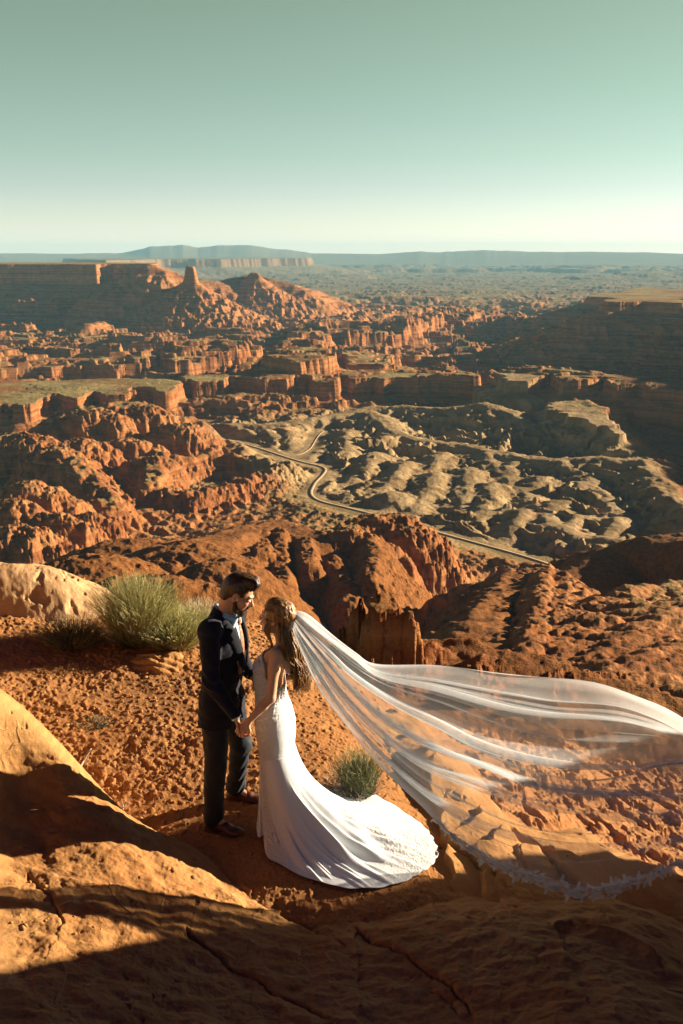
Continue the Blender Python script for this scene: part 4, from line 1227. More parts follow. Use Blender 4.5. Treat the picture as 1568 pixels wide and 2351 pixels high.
    # creases of the bent sleeve
    de = np.linalg.norm(P - elR, axis=-1)
    J.F += (np.exp(-(de / .10) ** 2) * .006 * np.sin(95 * (P[..., 2] + .6 * P[..., 0]) + 3 * np.sin(20 * P[..., 1]))).astype(np.float32)
    jk = put_mesh('jacket', J.mesh(), M['suit'], base, g, None, 0)
    # lapels, pocket and buttons
    Lp = Field((-.92, 5.86, 1.08), (-.50, 6.36, 1.58), .0032)
    for s in (-1, 1):
        p = [gp(neck0, -.055, .062 * s) + vec(0, 0, .045), gp(neck0, .045, .090 * s) + vec(0, 0, .010), gp(neck0, .100, .078 * s) - vec(0, 0, .08), gp(neck0, .128, .052 * s) - vec(0, 0, .19), gp(neck0, .130, .012 * s) - vec(0, 0, .335)]
        q = spline(p, 12); w = np.interp(np.linspace(0, 1, 12), [0, .25, .5, .8, 1], [.017, .028, .040, .030, .008])
        for i in range(11): Lp.cap(q[i] + GF * .010 + GL * .010 * s, q[i + 1] + GF * .010 + GL * .010 * s, w[i], w[i + 1], .006, flat=(GF * .9 + GL * .5 * s + vec(0, 0, .2), 3.6))
    lp = put_mesh('lapel', Lp.mesh(), M['suit'], base, jk, None, 1)
    Bt = Field((-.75, 5.95, .95), (-.55, 6.15, 1.2), .0025)
    for z in (.345, .45): Bt.ell(gp(neck0, .136 - (z - .345) * .12, -.006) - vec(0, 0, z), (.004, .0095, .0095), GR, .002)
    # cuffs
    K = Field(wrR - .09, wrR + .09, .003)
    dr = (wrR - elR) / np.linalg.norm(wrR - elR)
    K.cap(wrR - dr * .05, wrR + dr * .001, .036, .034, .003); K.cap(wrR, wrR + dr * .08, .029, .029, .002, 'sub')
    put_mesh('cuff', K.mesh(), M['shirt'], base, g)
    K = Field(wrL - .09, wrL + .09, .003)
    dr = (wrL - elL) / np.linalg.norm(wrL - elL)
    K.cap(wrL - dr * .05, wrL + dr * .001, .036, .034, .003); K.cap(wrL, wrL + dr * .08, .029, .029, .002, 'sub')
    put_mesh('cuff', K.mesh(), M['shirt'], base, g)
    # trousers
    R = Field((-1.05, 5.75, .02), (-.50, 6.50, 1.02), .0048)
    R.ell(hipc, (.118, .165, .13), GR, .02)
    for a, b, c in ((hipR, kneeR, anR), (hipL, kneeL, anL)):
        R.cap(a, b, .098, .073, .03); R.cap(b, c - vec(0, 0, .005), .073, .062, .02)
        R.ell(c - vec(0, 0, -.02), (.064, .060, .055), None, .02)
    R.plane((0, 0, .055), (0, 0, -1))
    P = R.points()
    nn = vnoise3(P * vec(10, 10, 16), 31) * .006 + vnoise3(P * vec(30, 30, 34), 32) * .0025
    lowf = sstep(.62, .1, P[..., 2])
    wr = np.sin(P[..., 2] * 62 + 5 * np.sin(P[..., 0] * 22 + P[..., 1] * 9)) * .007 * lowf * sstep(-.9, -.6, P[..., 0] * 1.0)
    R.F += (nn + wr).astype(np.float32)
    put_mesh('trousers', R.mesh(), M['trouser'], base, g)
    # shoes
    for an, d in ((anR, vec(.93, -.34, 0)), (anL, vec(.96, -.24, 0))):
        d = d / np.linalg.norm(d); FR = frame(d)
        S = Field(an - vec(.15, .2, .12), an + vec(.3, .2, .12), .0035)
        S.cap(an + d * .0 - vec(0, 0, .042), an + d * .10 - vec(0, 0, .050), .040, .036, .02, flat=((0, 0, 1), .95))
        S.ell(an + d * .150 - vec(0, 0, .062), (.075, .046, .026), FR, .02)
        S.ell(an - d * .035 - vec(0, 0, .055), (.036, .036, .040), FR, .02)
        S.cap(an - vec(0, 0, .01), an - vec(0, 0, .05), .036, .04, .02)
        S.plane((0, 0, .012), (0, 0, -1), .002)
        sh = put_mesh('shoe', S.mesh(), M['leather'], base, g)
        O = Field(an - vec(.15, .2, .12), an + vec(.3, .2, .02), .0035)
        O.ell(an + d * .145 - vec(0, 0, .090), (.088, .054, .012), FR, .012)
        O.cap(an - d * .036 - vec(0, 0, .088), an + d * .11 - vec(0, 0, .090), .037, .036, .012, flat=((0, 0, 1), 3.2))
        O.plane((0, 0, -.002), (0, 0, -1), .002)
        put_mesh('sole', O.mesh(), M['sole'], base, sh)
    return g
build_groom()

# ================================================================ bride
BF = vec(-.92, .39, 0); BF /= np.linalg.norm(BF); BL = vec(-BF[1], BF[0], 0); BR = frame(BF)
SIL = [(1497, 606, 655), (1515, 592, 656), (1535, 584, 655), (1560, 584, 652), (1585, 587, 652), (1605, 588, 657), (1630, 586, 667), (1655, 586, 673), (1680, 589, 674), (1710, 594, 671), (1740, 598, 673), (1770, 600, 680), (1800, 602, 690)]
RINGS = []
for y_, a_, b_ in SIL:
    p, q = at_y(a_, y_, 6.0), at_y(b_, y_, 6.0)
    RINGS.append(((p[0] + q[0]) / 2, p[2], (q[0] - p[0]) / 2))
RINGS = np.array(RINGS)          # centre x, z, half-width as seen
def ring_at(z):
    zz = RINGS[::-1, 1]
    return np.interp(z, zz, RINGS[::-1, 0]), np.interp(z, zz, RINGS[::-1, 2])

def lace_mat(name, lace=True):
    m, nt, out = new_mat(name)
    g = NT(nt)
    pos = g.n('ShaderNodeTexCoord').outputs['Object']
    la = g.attr('lace')
    v = g.n('ShaderNodeTexVoronoi', feature='DISTANCE_TO_EDGE'); g.set(v.inputs['Vector'], g.scalevec(pos, (1, 1, 1))); v.inputs['Scale'].default_value = 105.0
    v2 = g.n('ShaderNodeTexVoronoi'); g.set(v2.inputs['Vector'], pos); v2.inputs['Scale'].default_value = 60.0
    wv = g.n('ShaderNodeTexWave', wave_type='RINGS', rings_direction='SPHERICAL'); g.set(wv.inputs['Vector'], g.scalevec(pos, (1.0, 1.0, 1.0))); wv.inputs['Scale'].default_value = 14.0; wv.inputs['Distortion'].default_value = 2.5
    h = g.math('ADD', g.ramp(v.outputs[0], [(0.0, 0.0), (0.09, 1.0)]), g.ramp(v2.outputs[0], [(0.1, 1.0), (0.6, 0.0)]))
    h = g.math('ADD', h, g.math('MULTIPLY', wv.outputs[1], g.math('MULTIPLY', g.attr('arc'), 1.1)))
    h = g.math('MULTIPLY', h, la)
    c = g.mix(g.math('MULTIPLY', la, g.ramp(v.outputs[0], [(0.02, 0.75), (0.10, 0.0)])), (0.78, 0.82, 0.84), (0.60, 0.53, 0.46))
    c = g.mix(g.math('MULTIPLY', la, 0.25), c, (0.72, 0.70, 0.66))
    n = g.bump(h, 0.004, 0.8)
    n = g.bump(g.noise(pos, 16, 4, 0.5), 0.008, 0.35, n)
    g.bsdf(out, c, 0.55, n, 0.35)
    return m
M['dress'] = lace_mat('ivory_satin_and_lace')

def veil_mat():
    m, nt, out = new_mat('white_tulle')
    g = NT(nt)
    tr = g.n('ShaderNodeBsdfTransparent')
    df = g.n('ShaderNodeBsdfDiffuse'); df.inputs[0].default_value = (0.84, 0.90, 0.93, 1)
    tl = g.n('ShaderNodeBsdfTranslucent'); tl.inputs[0].default_value = (0.84, 0.90, 0.93, 1)
    mx = g.n('ShaderNodeMixShader'); mx.inputs[0].default_value = 0.5
    nt.links.new(df.outputs[0], mx.inputs[1]); nt.links.new(tl.outputs[0], mx.inputs[2])
    lw = g.n('ShaderNodeLayerWeight'); lw.inputs[0].default_value = 0.35
    d = g.attr('dens')
    a = g.math('ADD', g.math('MULTIPLY', lw.outputs['Facing'], 0.45), 0.28)
    pos = g.n('ShaderNodeTexCoord').outputs['Object']
    weave = g.ramp(g.noise(pos, 260.0, 2, 0.8), [(0.3, 0.65), (0.7, 1.35)])
    a = g.math('MULTIPLY', g.math('MULTIPLY', a, weave), d, clamp=True)
    mm = g.n('ShaderNodeMixShader')
    g.set(mm.inputs[0], a)
    nt.links.new(tr.outputs[0], mm.inputs[1]); nt.links.new(mx.outputs[0], mm.inputs[2])
    nt.links.new(mm.outputs[0], out.inputs[0])
    return m
M['veil'] = veil_mat()
def lace_trim_mat():
    m, nt, out = new_mat('white_lace')
    df = nt.nodes.new('ShaderNodeBsdfDiffuse'); df.inputs[0].default_value = (0.80, 0.80, 0.76, 1)
    tl = nt.nodes.new('ShaderNodeBsdfTranslucent'); tl.inputs[0].default_value = (0.80, 0.80, 0.76, 1)
    tr = nt.nodes.new('ShaderNodeBsdfTransparent')
    mx = nt.nodes.new('ShaderNodeMixShader'); mx.inputs[0].default_value = 0.5
    m2 = nt.nodes.new('ShaderNodeMixShader'); m2.inputs[0].default_value = 0.8
    nt.links.new(df.outputs[0], mx.inputs[1]); nt.links.new(tl.outputs[0], mx.inputs[2])
    nt.links.new(tr.outputs[0], m2.inputs[1]); nt.links.new(mx.outputs[0], m2.inputs[2])
    nt.links.new(m2.outputs[0], out.inputs[0])
    return m
M['lace'] = lace_trim_mat()

TRAIN = [(604, 1925), (605, 1948), (606, 1966), (618, 1982), (645, 1992), (662, 2000), (700, 2018), (745, 2030), (780, 2036), (808, 2042), (835, 2041), (870, 2036), (905, 2030), (940, 2014), (965, 1996), (985, 1984), (995, 1968), (1002, 1952),
         (998, 1938), (988, 1915), (970, 1895), (948, 1878), (920, 1865), (895, 1852), (868, 1838), (830, 1829), (795, 1827), (760, 1828), (730, 1832)]
def build_bride():
    base = vec(-.42, 6.0, 0)
    shc = vec(-.362, 6.0, 1.322)
    shL = shc + BL * .150; shR = shc - BL * .150
    elL = vec(-.452, 5.80, 1.050); wrL = vec(-.592, 5.775, .905)
    elR = vec(-.34, 6.28, 1.08); wrR = vec(-.49, 6.22, .985)
    neck0 = vec(-.375, 6.0, 1.355); headc = vec(-.425, 5.995, 1.518)
    HR = frame((-.93, .22, .12))
    B = Field((-.80, 5.62, -.02), (-.10, 6.45, 1.72), .0046)
    T = head_field(B, headc, HR, .94, True)
    B.cap(neck0, T(-.03, 0, -.055), .050, .043, .02)
    for z in np.arange(1.26, .40, -.045):
        x, hw = ring_at(z)
        k = 0.86
        B.ell(vec(x, 6.0, z), (hw * .92 * k, hw * 1.22 * k, .06), BR, .03)
    B.ell(shc - vec(0, 0, .05) - BF * .012, (.070, .135, .09), BR, .03)
    for s in (-1, 1): B.ell(shc + BL * .07 * s - BF * .055 - vec(0, 0, .09), (.022, .045, .075), BR, .03)     # shoulder blades
    B.cap(shL, shR, .036, .036, .03)
    for s in (-1, 1): B.cap(neck0 + vec(0, 0, .02), shc + BL * .11 * s + vec(0, 0, .012), .034, .028, .03)
    for a, b, c in ((shL, elL, wrL), (shR, elR, wrR)):
        B.cap(a, a + (b - a) * .35, .041, .038, .02); B.cap(a + (b - a) * .35, b, .038, .030, .015); B.cap(b, b + (c - b) * .35, .031, .030, .012); B.cap(b + (c - b) * .35, c, .030, .019, .01)
    for s in (-1, 1):
        h = vec(-.43, 6.0, .80) + BL * .07 * s; kn = vec(-.43, 6.0, .44) + BL * .065 * s; an = vec(-.42, 6.02, .10) + BL * .07 * s
        B.cap(h, kn, .070, .046, .02); B.cap(kn, an, .045, .03, .01); B.cap(an, an + BF * .13 - vec(0, 0, .07), .028, .02, .01)
    hand(B, wrL + vec(-.004, 0, -.004), vec(-.62, -.20, -.72), vec(.10, .80, -.55), .60, .88, .2, thumb=-1)
    hand(B, wrR + vec(0, 0, 0), vec(-.75, -.30, -.2), vec(-.2, .3, -.8), .4, .88, .2, thumb=1)
    b = put_mesh('person', B.mesh(), M['skin_woman'], base, None, None, 1)
    tag(b, 'bride in a white backless mermaid gown with train and windblown veil, facing the man', 'person', 'the couple on the ledge')
    for s in (-1, 1):
        E = Field(T(.083, .031 * s, .004) - .016, T(.083, .031 * s, .004) + .016, .002)
        E.ell(T(.0835, .031 * s, .002), (.011, .011, .0075), HR, .001)
        put_mesh('eye', E.mesh(), M['eye'], base, b)
    Lq = Field(T(.09, 0, -.06) - .035, T(.09, 0, -.06) + .035, .0018)
    Lq.ell(T(.0925, 0, -.055), (.0105, .022, .0050), HR, .002); Lq.ell(T(.0905, 0, -.066), (.011, .018, .0062), HR, .002)
    put_mesh('lips', Lq.mesh(), M['lip'], base, b)
    # dress: a lofted surface from bust to knee that then flows out to the hem lying on the ground
    nth = 520
    th = np.linspace(0, 2 * math.pi, nth, endpoint=False)      # 0 = forward (towards the man), +90 deg = her left
    ef = np.cos(th); el = np.sin(th)
    def ring(z, grow=0.0):
        x, hw = ring_at(z)
        return vec(x, 6.0, z) + (ef[:, None] * BF * (hw * .94 + grow) + el[:, None] * BL * (hw * 1.26 + grow))
    rows = []; lace = []; param = []
    front = np.cos(th)
    ztop = 1.235 + .045 * front - .135 * sstep(.15, -.75, front)
    zk = .56
    nb = 120
    for i in range(nb):
        f = i / (nb - 1)
        z = ztop + (zk - ztop) * f
        P = np.zeros((nth, 3))
        x = np.interp(z, RINGS[::-1, 1], RINGS[::-1, 0]); hw = np.interp(z, RINGS[::-1, 1], RINGS[::-1, 2])
        bust = .022 * np.exp(-((z - 1.20) / .05) ** 2) * sstep(.3, 1, front)
        P[:, 0] = x; P[:, 1] = 6.0; P[:, 2] = z
        P += ef[:, None] * BF * (hw * .94 + .006 + bust)[:, None] + el[:, None] * BL * (hw * 1.24 + .006)[:, None]
        rows.append(P)
        side = np.exp(-((th - math.radians(62)) / .75) ** 2)
        lace.append(np.clip(sstep(.80, 1.06, z) * .95 + side * 1.2 * sstep(.1, .3, 1 - f * .3), 0, 1))
    R0 = rows[-1]
    # hem on the ground
    gz = lambda X, Y: ledge_height(np.atleast_1d(X), np.atleast_1d(Y), False)[0]
    hem = np.array([at_z(a, c, -.005)[:2] for a, c in TRAIN])
    back = [(hem[-1][0] - .10, hem[-1][1] + .05), (-.36, 6.34), (-.44, 6.33), (-.54, 6.24), (-.575, 6.10), (-.575, 5.95), (-.56, 5.82)]
    hem = np.vstack([hem, back])
    hl = np.vstack([hem, hem[:1]])
    cum = np.concatenate([[0], np.cumsum(np.linalg.norm(np.diff(hl, axis=0), axis=1))])
    dense = 3000
    t = np.linspace(0, cum[-1], dense, endpoint=False)
    hx = np.interp(t, cum, hl[:, 0]); hy = np.interp(t, cum, hl[:, 1])
    # match meridians to the hem by the share of its length, anchored where the outline starts at her front left
    ang0 = math.radians(38)
    anchors_th = np.radians([38, 62, 80, 105, 140, 165, 190, 235, 300, 398])
    i_of = lambda k: cum[k]
    anchors_s = [0, i_of(3), i_of(6), i_of(9), i_of(13), i_of(17), i_of(21), i_of(26), i_of(30), cum[-1]]
    tt = np.where(np.degrees(th) < 38, th + 2 * math.pi, th)
    s_h = np.interp(tt, anchors_th, anchors_s)
    k = np.ones(25) / 25
    HX = np.interp(s_h, t, hx, period=cum[-1]); HY = np.interp(s_h, t, hy, period=cum[-1])
    sm = lambda a: np.convolve(np.concatenate([a[-6:], a, a[:6]]), np.ones(13) / 13, 'valid')
    HX, HY = sm(HX), sm(HY)
    H0 = np.stack([HX, HY], 1)
    c0 = R0[:, :2]
    D = H0 - c0; Ln = np.linalg.norm(D, axis=1); U = D / Ln[:, None]
    lacy = np.clip(np.exp(-((s_h - i_of(17)) / .42) ** 2) * 1.3 + np.exp(-((np.minimum(s_h, cum[-1] - s_h)) / .16) ** 2), 0, 1)
    scal = .012 * np.abs(np.sin(s_h * 34)) * lacy + .010 * np.sin(s_h * 27 + 2 * np.sin(s_h * 5)) * (1 - lacy)
    long = sstep(.15, .75, Ln)
    nf = 190
    Dp = []
    ph = 6.0 * noise2(th * 1.3, th * 0, 7)
    for i in range(1, nf + 1):
        f = i / nf
        # outward travel starts slowly (mermaid line) then sweeps out
        out = f ** (1.8 - .65 * long)
        XY = c0 + U * (Ln * out)[:, None]
        z = zk * ((1 - f) ** (1.05 + 1.75 * long))
        amp = sstep(.08, .55, f) * (0.013 + .040 * long) * (1 - .35 * f)
        foldw = np.sin(th * 9 + ph + 1.2 * f) * .55 + np.sin(th * 15 + 1.7 * ph - 2.0 * f) * .35 + np.sin(th * 31 + 2.2 * ph + 3 * f) * .26 + .16 * np.sin(th * 53 - 3 * ph - 4 * f)
        tang = np.stack([-U[:, 1], U[:, 0]], 1)
        XY = XY + tang * (foldw * amp * .8 * (1 - f) ** .5)[:, None] + U * (foldw * amp * .45 * (1 - f))[:, None]
        XY = XY + U * (scal * sstep(.8, 1, f))[:, None]
        g = gz(XY[:, 0], XY[:, 1])
        lift = np.maximum(foldw, -.5) * amp * (0.70 * (1 - f) ** .45 + .22) + .012
        # ripples in the cloth lying on the rock
        rip = .014 * long * np.sin(XY[:, 0] * 21 + 16 * (XY[:, 1]) + 2.4 * np.sin(XY[:, 0] * 5)) * sstep(.35, .7, f) * (1.15 - f)
        zz = np.maximum(g, g * f + 0) + z + lift + rip
        zz = np.maximum(zz, g + .017)
        P = np.concatenate([XY, zz[:, None]], 1)
        rows.append(P)
        side = np.exp(-((th - math.radians(62)) / .30) ** 2)
        seam = np.exp(-((s_h - i_of(16) - .25 * (1 - f)) / (.05 + .34 * sstep(.55, 1, f))) ** 2) * sstep(.2, .4, f)
        lace.append(np.clip(np.maximum(side * 1.0 * (1 - .2 * f), seam), 0, 1) * sstep(0, .01, 1.2 - f))
    nr = len(rows)
    V = np.stack(rows); La = np.stack(lace)
    # raised threads of the lace
    VV = V.reshape(-1, 3)
    QQ = VV @ np.array(Matrix.Rotation(.9, 3, (1, 2, .6))) ; QQ = QQ + .02 * np.stack([vnoise3(QQ * 21, 43), vnoise3(QQ * 21, 44), vnoise3(QQ * 21, 45)], -1)
    bmp = (vnoise3(QQ * 110, 41) + .8 * vnoise3(QQ * 52, 42)) * .0050 * np.clip(La.reshape(-1), 0, 1)
    ctr = VV - vec(-.42, 6.0, 0); ctr[:, 2] = .25; ctr /= np.linalg.norm(ctr, axis=1)[:, None]
    VV = VV + ctr * bmp[:, None]
    idx = np.arange(nr * nth).reshape(nr, nth)
    nxt = np.roll(idx, -1, 1)
    F = np.stack([idx[:-1], nxt[:-1], nxt[1:], idx[1:]], -1).reshape(-1, 4)[:, ::-1]
    arc = np.repeat(1 - sstep(nb * .45, nb * .8, np.arange(nr) * 1.0)[:, None], nth, 1)
    dress = put_mesh('gown', (VV, F), M['dress'], base, b, dict(lace=La.reshape(-1), arc=arc.reshape(-1)))
    mod = dress.modifiers.new('thick', 'SOLIDIFY'); mod.thickness = 0.003; mod.offset = 1
    # straps
    st = []
    for s in (-1, 1):
        st.append((spline([shc + BL * .075 * s + BF * .085 - vec(0, 0, .10), shc + BL * .085 * s + BF * .05 - vec(0, 0, .01), shc + BL * .088 * s + vec(0, 0, .034), shc + BL * .080 * s - BF * .062 - vec(0, 0, .03), shc + BL * .075 * s - BF * .088 - vec(0, 0, .13), shc + BL * .07 * s - BF * .088 - vec(0, 0, .22)], 24), np.full(24, .0045)))
    put_mesh('strap', tubes(st, 5), M['lace'], base, dress)
    bt = [(np.array([vec(ring_at(z)[0], 6.0, z) - BF * (ring_at(z)[1] * .94 + .008), vec(ring_at(z)[0], 6.0, z) - BF * (ring_at(z)[1] * .94 + .013)]), np.array([.005, .003])) for z in np.arange(1.05, .70, -.022)]
    put_mesh('buttons', tubes(bt, 6), M['lace'], base, dress)
    # hair: cap, gathered crown, long waves
    H = Field(headc - vec(.17, .15, .2), headc + vec(.19, .15, .16), .0034)
    H.ell(T(-.022, 0, .043), (.108, .087, .097), HR, .01)
    H.ell(T(-.075, 0, -.02), (.055, .070, .085), HR, .02)
    H.ell(T(-.112, 0, .032), (.030, .045, .028), HR, .015)
    H.box(T(.130, 0, -.02), (.072, .14, .082), HR, .014, 'sub', .02)
    H.box(T(.070, 0, -.14), (.09, .14, .070), HR, .014, 'sub', .02)
    Q = (H.points() - headc) @ HR
    H.F += (.0030 * vnoise3(np.stack([Q[..., 0] * 20, Q[..., 1] * 150, Q[..., 2] * 60 + Q[..., 0] * 60], -1), 51) + .003 * vnoise3(Q * vec(20, 70, 40), 52)).astype(np.float32)
    hair = put_mesh('hair', H.mesh(), M['hair_woman'], base, b)
    rnd = random.Random(9)
    paths = []
    for i in range(190):       # swept from the brow over the crown to the comb
        y = rnd.uniform(-.082, .082); s = y / .09
        zc = .135 - .9 * abs(s) ** 2.2 * .09
        p = [T(.082 - .02 * abs(s), y * .9, .070 - .03 * abs(s)), T(.055, y * 1.02, zc * .86 + .006), T(-.005, y * 1.05, zc + .006), T(-.070, y * .85, zc * .80 + rnd.uniform(0, .006)), T(-.120 + rnd.uniform(-.008, .008), y * .35, .040 + rnd.uniform(-.012, .012))]
        paths.append((spline(p, 16), np.linspace(.0026, .0018, 16)))
    for i in range(560):       # long waves down the back and over the near shoulder
        a = rnd.uniform(-1, 1); near = rnd.random()
        x0 = T(-.085 + .075 * abs(a) * rnd.random(), .078 * a, rnd.uniform(-.02, .04))
        L = rnd.uniform(.27, .42)
        side = BL * (a * .088 + rnd.uniform(-.025, .025)); back = -BF * (.058 + .062 * rnd.random() * (1 - abs(a) * .3))
        p1 = headc + side * 1.1 + back * 1.05 - vec(0, 0, .11)
        p2 = headc + side * 1.0 + back * 1.15 + vec(.026, 0, 0) - vec(0, 0, .11 + L * .33) 
        p3 = headc + side * .85 + back * 1.28 + vec(.058, 0, 0) - vec(0, 0, .10 + L * .70)
        p4 = headc + side * .75 + back * 1.22 + vec(.072, 0, 0) - vec(0, 0, .09 + L)
        q = spline([x0, p1, p2, p3, p4], 30)
        tt_ = np.linspace(0, 1, 30)
        phs = 2.2 * a + (i % 7) * .35
        wv = np.sin(tt_ * 15 + phs) * .012 * sstep(.15, .5, tt_)
        q = q + wv[:, None] * vec(1, .2, 0) + (np.cos(tt_ * 15 + phs) * .010 * sstep(.15, .5, tt_))[:, None] * vec(0, 1, 0)
        paths.append((q, .0038 * (1 - tt_ ** 3 * .85)))
    for i in range(46):        # locks falling forward past the near cheek and over the chest
        a = rnd.uniform(-.014, .014)
        s0 = T(.030 + rnd.uniform(-.02, .02), .080, .01)
        q = spline([s0, T(.026 + a, .090, -.06), shc + BF * (.060 + a) + BL * .085 + vec(0, 0, .03), shc + BF * (.115 + a) + BL * .075 - vec(0, 0, .06), shc + BF * (.135 + a * 1.6) + BL * .055 - vec(0, 0, .125 + rnd.uniform(0, .05))], 26)
        tt_ = np.linspace(0, 1, 26)
        q = q + (np.sin(tt_ * 13 + a * 60) * .009)[:, None] * vec(1, .3, 0)
        paths.append((q, .0040 * (1 - tt_ ** 3 * .85)))
    put_mesh('long_waves', tubes(paths, 5), M['hair_woman'], base, hair)
    # pins of the half-up twist
    tw = []
    for s in (-1, 1):
        tw.append((spline([T(-.02, .088 * s, .045), T(-.065, .080 * s, .046), T(-.105, .045 * s, .038), T(-.128, .005 * s, .034)], 16), .010 + .003 * np.sin(np.linspace(0, 18, 16))))
    put_mesh('twist', tubes(tw, 8), M['hair_woman'], base, hair)
    build_veil(b, base, T)
    return b

VEIL = [  # v, points (px, py, Y): lines along the cloth from the comb to the free end
    (0.00, [(662, 1399, 5.985), (700, 1413, 5.97), (760, 1457, 5.95), (815, 1497, 5.94), (868, 1530, 5.94), (1000, 1541, 5.97), (1140, 1556, 6.02), (1250, 1570, 6.08), (1380, 1586, 6.15), (1470, 1612, 6.20), (1568, 1665, 6.25), (1680, 1735, 6.28)]),
    (0.16, [(662, 1402, 5.985), (697, 1424, 5.94), (755, 1475, 5.90), (812, 1520, 5.86), (880, 1560, 5.82), (1000, 1588, 5.82), (1140, 1628, 5.86), (1260, 1655, 5.90), (1390, 1668, 5.95), (1480, 1680, 6.00), (1570, 1705, 6.03), (1680, 1760, 6.05)]),
    (0.34, [(662, 1406, 5.985), (694, 1440, 5.93), (748, 1498, 5.88), (806, 1552, 5.81), (880, 1602, 5.74), (985, 1662, 5.68), (1090, 1722, 5.64), (1200, 1775, 5.62), (1310, 1800, 5.64), (1420, 1790, 5.68), (1530, 1752, 5.74), (1660, 1730, 5.80)]),
    (0.54, [(662, 1411, 5.985), (692, 1456, 5.92), (742, 1522, 5.84), (800, 1590, 5.74), (872, 1662, 5.64), (985, 1735, 5.54), (1100, 1775, 5.50), (1220, 1818, 5.46), (1340, 1838, 5.43), (1450, 1846, 5.40), (1560, 1850, 5.38), (1680, 1850, 5.36)]),
    (0.78, [(662, 1417, 5.985), (690, 1474, 5.91), (736, 1552, 5.81), (790, 1628, 5.70), (860, 1706, 5.56), (960, 1800, 5.40), (1060, 1870, 5.28), (1180, 1925, 5.18), (1300, 1950, 5.12), (1420, 1940, 5.08), (1540, 1915, 5.04), (1680, 1895, 5.00)]),
    (1.00, [(662, 1423, 5.985), (688, 1490, 5.90), (728, 1575, 5.79), (782, 1650, 5.68), (850, 1732, 5.54), (945, 1828, 5.36), (1050, 1932, 5.18), (1180, 2008, 5.04), (1330, 2058, 4.94), (1430, 2036, 4.92), (1530, 1985, 4.90), (1660, 1930, 4.88)]),
]
